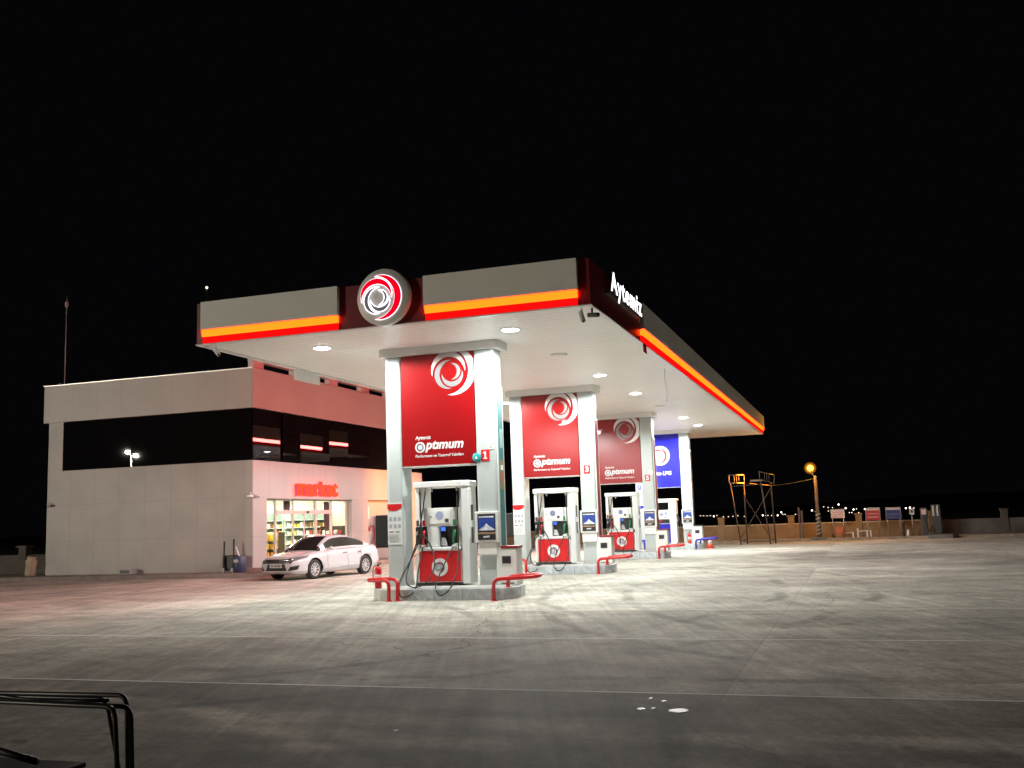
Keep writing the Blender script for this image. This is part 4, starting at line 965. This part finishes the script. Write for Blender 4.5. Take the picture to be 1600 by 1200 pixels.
    for s in (1, -1):
        mb = MB(); mb.prism([(-.04, 0), (.05, 0), (.03, .34), (-.02, .34)], 0, .01, 0, ((Lh - 2.52, s * .742, 1.05), (1, 0, 0), (0, -s * .35, .94), (0, s, .3))); mb.build('door_pillar', BLACK, car)
        mb = MB(); mb.sphere((Lh - 1.62, s * .97, 1.0), .08, 12, 0, (.7, 1.1, .65)); mb.tube([(Lh - 1.6, s * .82, .96), (Lh - 1.61, s * .93, .98)], .02); mb.build('wing_mirror', CARPAINT, car)
        for x in WX:
            c = (x, s * .775, .325)
            mb = MB(); mb.lathe([(.21, -.11), (.30, -.11), (.325, -.08), (.325, .07), (.30, .10), (.22, .105), (.215, .04), (.21, .0)], c, 'y', 36); wh = mb.build('wheel', RUBBER, car)
            mb = MB(); sg = s
            for q in range(9):
                a = 2 * PI * q / 9; w0, w1 = .014, .024
                ca, sa = math.cos(a), math.sin(a); ca2, sa2 = math.cos(a + .22), math.sin(a + .22)
                P = [(.05 * ca - w0 * sa, .05 * sa + w0 * ca), (.05 * ca + w0 * sa, .05 * sa - w0 * ca), (.205 * ca2 + w1 * sa2, .205 * sa2 - w1 * ca2), (.205 * ca2 - w1 * sa2, .205 * sa2 + w1 * ca2)]
                mb.prism(P, .06, .085, 0, (c, (1, 0, 0), (0, 0, 1), (0, s, 0)))
            mb.prism(disc(18, .06), .06, .09, 0, (c, (1, 0, 0), (0, 0, 1), (0, s, 0)))
            for q in range(36):
                a, b = 2 * PI * q / 36, 2 * PI * (q + 1) / 36
                mb.prism([(.218 * math.cos(a), .218 * math.sin(a)), (.218 * math.cos(b), .218 * math.sin(b)), (.196 * math.cos(b), .196 * math.sin(b)), (.196 * math.cos(a), .196 * math.sin(a))], .06, .1, 0, (c, (1, 0, 0), (0, 0, 1), (0, s, 0)))
            mb.build('rim', mat('rim_alloy', (.62, .62, .62), .35, metal=.3), wh)
            mb = MB(); mb.prism(disc(24, .2), .02, .03, 0, (c, (1, 0, 0), (0, 0, 1), (0, s, 0))); mb.build('brake_disc', BLACK, wh)
    return car
build_car()

# ------------------------------------------------------------------ far side: perimeter wall, lamp, frames, signs
t = thing('perimeter_wall', 'low ochre perimeter wall with square pillars behind the street lamp', 'wall', (0, 52.5, 0))
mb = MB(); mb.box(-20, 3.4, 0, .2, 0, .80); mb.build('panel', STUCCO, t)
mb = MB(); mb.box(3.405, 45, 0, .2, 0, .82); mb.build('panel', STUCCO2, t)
mb = MB(); mb.box(-20, 3.4, -.03, .23, .802, .85); mb.build('coping', mat('coping', (.5, .42, .3), .8), t)
for x in (-10.2, -6.77, -3.32, -.12, 3.2, 6.36, 9.6, 12.9):
    mb = MB(); mb.box(x - .15, x + .15, -.05, .25, 0, 1.19); mb.box(x - .19, x + .19, -.09, .29, 1.192, 1.25); mb.build('pillar', STUCCO if x < 3.3 else STUCCO2, t, bevel=.01)
t = thing('boundary_wall', 'dark low boundary wall left of the market building', 'wall', (-29.6, 30, 0))
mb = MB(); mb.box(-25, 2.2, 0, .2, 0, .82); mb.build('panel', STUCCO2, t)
for x in (-10, -5, 0): mb = MB(); mb.box(x - .17, x + .17, -.06, .26, 0, 1.1); mb.box(x - .25, x + .25, -.12, .32, 1.102, 1.16); mb.build('pillar', STUCCO2, t)

t = thing('street_lamp', 'orange sodium street lamp on a tapered pole before the wall', 'street lamp', (-1.96, 51.2, .12))
mb = MB(); mb.lathe([(.11, 0), (.10, .4), (.075, 2.95), (.06, 3.0)], n=14); mb.build('pole', mat('pole_wood', (.12, .09, .06), .8, vary=.25, scale=8), t)
mb = MB(); mb.tube(smooth_path([(0, 0, 2.8), (-.06, -.06, 3.0), (-.16, -.12, 3.12), (-.2, -.15, 3.2)]), .025); mb.build('arm', STEEL, t)
mb = MB(); mb.sphere((-.2, -.15, 3.38), .15, 18); mb.build('globe', SODIUM, t)
fg = bpy.data.materials.new('halo_shell'); fg.use_nodes = True; nt = fg.node_tree; nt.nodes.clear()
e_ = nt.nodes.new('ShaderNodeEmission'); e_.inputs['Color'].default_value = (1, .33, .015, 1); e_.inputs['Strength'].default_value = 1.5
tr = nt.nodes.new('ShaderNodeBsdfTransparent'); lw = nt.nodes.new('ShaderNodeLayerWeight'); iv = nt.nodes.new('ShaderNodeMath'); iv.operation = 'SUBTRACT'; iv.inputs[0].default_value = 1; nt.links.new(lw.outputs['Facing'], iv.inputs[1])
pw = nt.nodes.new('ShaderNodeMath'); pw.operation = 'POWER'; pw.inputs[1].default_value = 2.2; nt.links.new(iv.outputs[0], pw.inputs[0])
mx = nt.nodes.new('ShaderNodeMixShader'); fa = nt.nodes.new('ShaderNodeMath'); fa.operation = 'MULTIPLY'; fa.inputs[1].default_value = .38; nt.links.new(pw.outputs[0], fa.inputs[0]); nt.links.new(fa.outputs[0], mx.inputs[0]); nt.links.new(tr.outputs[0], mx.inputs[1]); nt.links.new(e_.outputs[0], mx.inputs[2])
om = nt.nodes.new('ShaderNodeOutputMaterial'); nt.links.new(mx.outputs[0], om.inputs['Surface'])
mb = MB(); mb.sphere((-.2, -.15, 3.38), .30, 24); mb.build('halo_shell', fg, t)  # see-through orange glow shell added round the globe to imitate its halo
mb = MB(); mb.lathe([(.10, 3.17), (.11, 3.2), (.12, 3.245)], (-.2, -.15, 0), n=14); mb.build('lamp_collar', STEEL, t)
mb = MB(); mb.tube([(.12 * math.cos(a * .7) , .12 * math.sin(a * .7), .1 + a * .02) for a in range(0, 60)], .022, 6); mb.build('cable_coil', GREY, t)
mb = MB(); mb.box(-.4, .3, -.3, .3, -.01, .05); mb.build('base_slab', KERB, t, bevel=.01)
mb = MB(); mb.tube(smooth_path([(0, 0, 2.88), (-.9, -.2, 2.72), (-1.9, -1, 2.6), (-3.0, -2.4, 2.72)]), .012, 5)
cb_ = mb.build('overhead_cable', BLACK, None, (-1.96, 51.2, .12)); tag(cb_, 'thin overhead cable running left from the street lamp pole', 'cable')
# sodium light thrown towards the forecourt by the lamp
ld = bpy.data.lights.new('street_lamp_beam', 'SPOT'); lo_ = bpy.data.objects.new('street_lamp_beam', ld); COL.objects.link(lo_)
pd = bpy.data.lights.new('street_lamp_light', 'POINT'); po_ = bpy.data.objects.new('street_lamp_light', pd); COL.objects.link(po_); po_.location = (-2.16, 51.05, 3.5); pd.energy = 600; pd.color = (1, .42, .06); pd.shadow_soft_size = .34
ld.energy = 40000; ld.color = (1, .27, .02); ld.spot_size = math.radians(27); ld.spot_blend = .8; ld.shadow_soft_size = .5
lo_.location = (-2.5, 50.85, 3.55); lo_.rotation_euler = (Vector((-18.7, 38.4, .9)) - lo_.location).to_track_quat('-Z', 'Y').to_euler()

t = thing('scaffold_tower', 'rusty steel scaffold frame with crossed braces before the ochre wall', 'scaffold', (-4.7, 48.4, 0))
legs = [(-.62, -.5, -.98, -.3), (-.45, .6, -.45, .5), (.70, -.5, .42, -.3), (.85, .6, .80, .5)]
for x0, y0, x1, y1 in legs: mb = MB(); mb.tube([(x0, y0, 0), (x1, y1, 2.85)], .032); mb.build('leg', RUST, t)
mb = MB()
mb.tube([(-.62, -.5, .3), (.80, .55, 2.6)], .02); mb.tube([(.70, -.5, .3), (-.45, .55, 2.2)], .02); mb.tube([(-.55, -.48, .15), (.70, -.48, .15)], .018); mb.tube([(-.95, -.3, 2.7), (.42, -.3, 2.75)], .018); mb.tube([(-.62, -.5, 0.2), (-.45, .6, .2)], .018); mb.tube([(.70, -.5, .2), (.85, .6, .2)], .018)
mb.build('brace', RUST, t)
for xa, dx, za in ((-1.03, .62, 2.86), (.38, .6, 2.95)):
    mb = MB(); dz = .0 if xa < 0 else -.16
    c = [(xa, -.3, za), (xa + dx, .4, za + dz), (xa + dx, .4, za + dz + .38), (xa, -.3, za + .38)]
    for q in range(4): mb.tube([c[q], c[(q + 1) % 4]], .026, 6)
    for tt in (.35, .5, .65): mb.tube([Vector(c[0]).lerp(Vector(c[1]), tt), Vector(c[3]).lerp(Vector(c[2]), tt)], .016, 6)
    mb.build('guard_frame', mat('pale_steel', (.05, .045, .04), .6), t)
mb = MB(); mb.box(-.1, .45, .1, .3, 2.9, 2.98); mb.build('plank', mat('plank_wood', (.2, .15, .1), .8), t)

def board(x, y, w_, z0, z1, m, label, leg=True, extra=None, name='sign_board'):
    t = thing(name, label, 'sign', (x, y, 0))
    mb = MB(); mb.box(-w_ / 2, w_ / 2, -.02, .02, z0, z1); pnl = mb.build('panel', m, t)
    mb = MB(); mb.box(-w_ / 2 - .02, w_ / 2 + .02, -.03, .01, z1 + .001, z1 + .025); mb.box(-w_ / 2 - .02, -w_ / 2 - .001, -.03, .01, z0, z1); mb.box(w_ / 2 + .001, w_ / 2 + .02, -.03, .01, z0, z1); mb.build('frame', GREY, t)
    for sx in ((-1, 1) if leg else (0,)): mb = MB(); mb.tube([(sx * w_ * .42, .045, .1), (sx * w_ * .42, .045, z1)], .022); mb.build('post', STEEL, t)
    if extra: extra(pnl, w_, z0, z1)
    return t
def rows(mats, fr_):
    def f(pnl, w_, z0, z1):
        for m, a, b, xa, xb in fr_:
            mb = MB(); mb.box(-w_ / 2 + w_ * xa, -w_ / 2 + w_ * xb, -.026, -.021, z0 + (z1 - z0) * a, z0 + (z1 - z0) * b); mb.build('print', mats[m], pnl)
    return f
PALE = mat('pale_board', (.55, .45, .42), .6); LINE = mat('faint_red_print', (.5, .28, .25), .6); WHB = mat('white_board', (.6, .55, .5), .6)
board(-1.06, 51.5, .6, 1.05, 1.45, PALE, 'pale notice board right of the street lamp', extra=rows([LINE], [(0, .15, .25, .1, .9), (0, .4, .5, .1, .9), (0, .65, .75, .1, .9)]))
board(.54, 51.5, .62, .9, 1.47, mat('red_board', (.4, .03, .04), .5), 'red notice board with white heading on the far wall', extra=rows([WHB, LINE], [(0, .82, .97, .02, .98), (1, .5, .58, .1, .9), (1, .2, .3, .1, .9)]))
board(1.46, 51.5, .64, .92, 1.46, mat('navy_board', (.04, .05, .16), .5), 'dark blue notice board with white heading on the far wall', extra=rows([WHB, mat('mid_blue', (.1, .12, .3), .5)], [(0, .82, .97, .02, .98), (1, .4, .5, .1, .9), (1, .15, .22, .1, .6)]))
board(2.28, 51.5, .18, 1.11, 1.38, WHB, 'small white sign on a single post near the air station', False, rows([INK], [(0, .3, .75, .2, .8)]))
t = thing('air_station', 'dark unlit air and water station with light slats on an island', 'air pump', (3.0, 51.3, 0))
mb = MB(); mb.prism([(-.15, -.9), (.9, -.9), (1.1, -.6), (1.0, .2), (-.1, .2)], .0, .18); mb.build('base', KERB, t, bevel=.02)
mb = MB(); mb.box(-.35, -.05, -.02, .2, .12, 1.42); mb.build('post_cabinet', DGREY, t, bevel=.02)
mb = MB(); mb.box(-.31, -.11, -.028, -.021, 1.1, 1.35); mb.build('sign_face', mat('pink_face', (.6, .45, .4), .5), t)
mb = MB(); mb.prism([(.12, -.05), (.52, -.05), (.56, .1), (.12, .2)], .182, 1.55); mb.build('tower', DGREY, t, bevel=.02)
for x in (.17, .35): mb = MB(); mb.box(x, x + .07, -.075, -.052, 1.02, 1.5); mb.build('light_slat', WHB, t)
mb = MB(); mb.tube(smooth_path([(-.2, -.05, 1.0), (-.15, -.25, .6), (0, -.3, .3), (.1, -.1, .6)]), .02); mb.build('hose', RUBBER, t)
t = thing('wheelbarrow', 'orange wheelbarrow parked by the ochre wall', 'wheelbarrow', (-1.05, 51.3, .12))
mb = MB(); mb.prism([(-.12, .22), (.16, .22), (.24, .5), (-.2, .5)], -.2, .2, 0, ((0, 0, 0), (1, 0, 0), (0, 0, 1), (0, 1, 0))); mb.build('tray', mat('orange_tray', (.5, .12, .04), .5), t, bevel=.02)
mb = MB(); mb.tube([(-.25, -.12, .12), (.4, -.16, .3)], .018); mb.tube([(-.25, .12, .12), (.4, .16, .3)], .018)
for y in (-.14, .14): mb.tube([(.1, y, .22), (.14, y, 0)], .016)
mb.build('frame', mat('orange_tray', (.5, .12, .04), .5), t)
mb = MB(); mb.lathe([(.06, -.03), (.1, -.025), (.1, .025), (.06, .03)], (-.26, 0, .1), 'y', 16); mb.build('wheel', RUBBER, t)
t = thing('pipe_rail', 'white pipe rail on short posts along the far kerb', 'rail', (-.4, 51.25, .12))
mb = MB(); mb.tube([(-.5, 0, .22), (.0, 0, .24)], .02); mb.tube([(.2, .1, .28), (.8, .1, .30)], .02); mb.build('rail', WHITE2, t)
for x, h_ in ((-.02, .24), (.2, .42), (.62, .3), (.78, .3)): mb = MB(); mb.box(x - .03, x + .03, -.03 + .1 * (x > .1), .03 + .1 * (x > .1), 0, h_); mb.build('post', WHITE2, t)
t = thing('stand_pipe', 'dark standpipe with white foot near the small sign', 'standpipe', (1.85, 51.3, .12))
mb = MB(); mb.lathe([(.05, 0), (.05, .55), (.08, .56), (.08, .7)], n=12); mb.build('pipe', DGREY, t); mb = MB(); mb.lathe([(.09, 0), (.07, .15), (.05, .3)], (.2, 0, 0), n=10); mb.build('foot', WHITE2, t)
for x, h_, q in ((-2.85, 1.5, 'taller left'), (-2.72, 1.35, 'shorter right')):
    mb = MB(); mb.box(-.045, .045, -.05, .05, 0, h_)
    tag(mb.build('timber_post', WOOD, None, (x, 51.3, .12), bevel=.005), q + ' one of two dark timber posts by the street lamp', 'post', 'timber posts by the lamp')

# floodlight pole out of frame to the left: its two lamps show in the black window band
t = thing('floodlight_pole', 'tall floodlight pole with two lamps at the left edge of the forecourt', 'floodlight', (-70.6, -28.5, 0))
mb = MB(); mb.lathe([(.16, 0), (.08, 9.95)], n=12); mb.build('pole', STEEL, t)
mb = MB(); mb.tube([(-.8, 0, 9.85), (.8, 0, 9.85)], .04); mb.build('crossarm', STEEL, t)
for x in (-.6, .6):
    c = Vector((x, .12, 9.7)); d = (Vector((-14, 22, 2)) - Vector((-70.6, -28.5, 9.7))).normalized()
    u = d.cross(Vector((0, 0, 1))).normalized(); v_ = u.cross(d)
    mb = MB(); mb.prism([(-.2, -.14), (.2, -.14), (.2, .14), (-.2, .14)], -.12, .05, 0, (c, u, v_, d)); fl = mb.build('flood_housing', DGREY, t)
    mb = MB(); mb.prism([(-.18, -.12), (.18, -.12), (.18, .12), (-.18, .12)], .052, .06, 0, (c, u, v_, d)); mb.build('flood_lens', FLOOD, fl)

# distant lamps on the plain, and a mast light
CL = [(-34.2, 0.88, 0), (-33.5, 0.85, 0), (-32.7, 0.82, 0), (-32.0, 0.84, 0), (-31.2, 0.59, 1), (-30.5, 0.82, 0), (-29.1, 0.52, 0), (-28.0, 0.46, 0), (-27.0, 0.54, 0), (-25.9, 0.6, 0), (-24.5, 0.41, 0), (-20.5, 0.46, 1), (-19.9, 0.49, 0), (-19.4, 0.47, 0), (-18.6, 0.44, 0), (-18.2, 0.43, 0), (-17.3, 0.36, 1), (-16.5, 0.99, 1), (-16.2, 0.6, 0), (-15.7, 0.59, 0), (-13.5, 0.51, 0), (-10.0, 1.18, 1), (-7.5, 1.92, 0), (-6.6, 1.75, 0), (-6.6, 0.99, 0), (-5.7, 1.69, 0), (-4.4, 2.25, 1), (-3.0, 1.41, 1), (-3.8, 0.97, 0), (-2.3, 0.51, 0), (-1.8, 0.49, 0), (-1.4, 1.08, 1), (-0.8, 1.23, 0), (-0.4, 0.44, 0), (0.9, 1.09, 1), (9.1, 0.98, 1), (9.9, 1.08, 1), (10.7, 1.06, 0)]
def far_lamp(b):
    mb = MB(); r = .17 if b else .11
    mb.tube([(0, 0, -.25), (0, 0, -.001)], .02, 5, 1); mb.sphere((0, 0, r), r, 8, 0)
    return mb.build('distant_lamp', [CITY if b else CITYDIM, DGREY])
base = [far_lamp(0), far_lamp(1)]; seen = set()
for x, z, b in CL:
    o = base[b] if b not in seen else base[b].copy()
    if b in seen: COL.objects.link(o)
    seen.add(b); o.location = (x, 230, max(z - .1, .26))
    tag(o, ('bright' if b else 'faint') + ' tiny lamp shining on the dark plain beyond the wall', 'distant lamp', 'lamps on the far plain')
t = thing('radio_mast', 'far radio mast with one pale beacon high in the dark sky', 'mast', (-180.2, 250, 0))
mb = MB()
for a in range(3):
    ca, sa = math.cos(a * 2.094), math.sin(a * 2.094)
    mb.tube([(2.2 * ca, 2.2 * sa, 0), (.25 * ca, .25 * sa, 73)], .06, 5)
    for q in range(24):
        f0, f1 = q / 24, (q + 1) / 24; r0, r1 = 2.2 - 1.95 * f0, 2.2 - 1.95 * f1; cb, sb = math.cos((a + 1) * 2.094), math.sin((a + 1) * 2.094)
        mb.tube([(r0 * ca, r0 * sa, 73 * f0), (r1 * cb, r1 * sb, 73 * f1)], .03, 4)
mb.build('lattice', DGREY, t)
mb = MB(); mb.sphere((0, 0, 73.4), .42, 10); mb.build('beacon', emit('beacon', (1, .95, .6), 1.6), t)

# ------------------------------------------------------------------ foreground: tubular rack and litter
t = thing('metal_rack', 'dark tubular metal rack cut off by the left foreground edge', 'rack', (-4.2, 4.6, 0))
DARKTUBE = mat('dark_painted_tube', (.016, .012, .012), .45, vary=.2)
def rk(pts, r=.013, name='frame_tube', rad=.06):
    mb = MB(); mb.tube(round_path(pts, rad), r, 10); return mb.build(name, DARKTUBE, t)
rk([(-1.6, .04, .63), (.37, .03, .648), (.395, .03, .0)])
rk([(-1.6, -.06, .635), (.505, -.10, .615), (.53, -.10, .0)])
rk([(-1.6, .0, .625), (.26, .0, .632), (.33, .1, .0)], .011)
rk([(-1.6, -.1, .628), (.435, -.14, .620), (.465, -.12, .0)])
rk([(-.6, -.02, .645), (-.15, -.02, .612), (.30, -.03, .63)], .009, 'cross_wire', .2)
rk([(-1.5, -.05, .36), (-.75, -.05, .385), (-.5, -.05, .36), (-.15, -.05, .30)], .02, 'curved_bar', .15)
mb = MB(); mb.box(-1.6, .05, -.2, .1, .245, .272); mb.build('shelf', DARKTUBE, t, bevel=.006)
mb = MB(); mb.box(-.56, -.47, -.12, -.06, .29, .345); mb.build('latch', CHROME, t, bevel=.01)
def scrap(x, y, a, b, seed):
    rnd = random.Random(seed); mb = MB(); n = 9
    top = [(x + a * math.cos(2 * PI * k / n) * rnd.uniform(.8, 1.1), y + b * math.sin(2 * PI * k / n) * rnd.uniform(.8, 1.1), .004 + rnd.uniform(0, .004)) for k in range(n)]
    top = [(q[0], q[1], .005) for q in top]
    mb.add(top + [(q[0], q[1], .001) for q in top] + [(x, y, .0055)], [(k, (k + 1) % n, 2 * n) for k in range(n)] + [(k, k + n, (k + 1) % n + n, (k + 1) % n) for k in range(n)])
    return mb.build('paper_scrap', PAPER)
tag(scrap(-1.45, 8.07, .085, .08, 1), 'largest crumpled white paper scrap on the concrete', 'litter', 'white scraps on the concrete')
tag(scrap(-3.37, 7.01, .02, .03, 9), 'lone white scrap on the concrete near the rack', 'litter', 'white scraps on the concrete')
for q, (x, y, a, b) in enumerate(((-1.76, 8.1, .035, .04), (-1.77, 8.56, .02, .03), (-1.64, 8.46, .02, .03), (-1.67, 8.14, .02, .03))):
    tag(scrap(x, y, a, b, q + 20), 'tiny white scrap left of the largest paper scrap', 'litter', 'white scraps on the concrete')
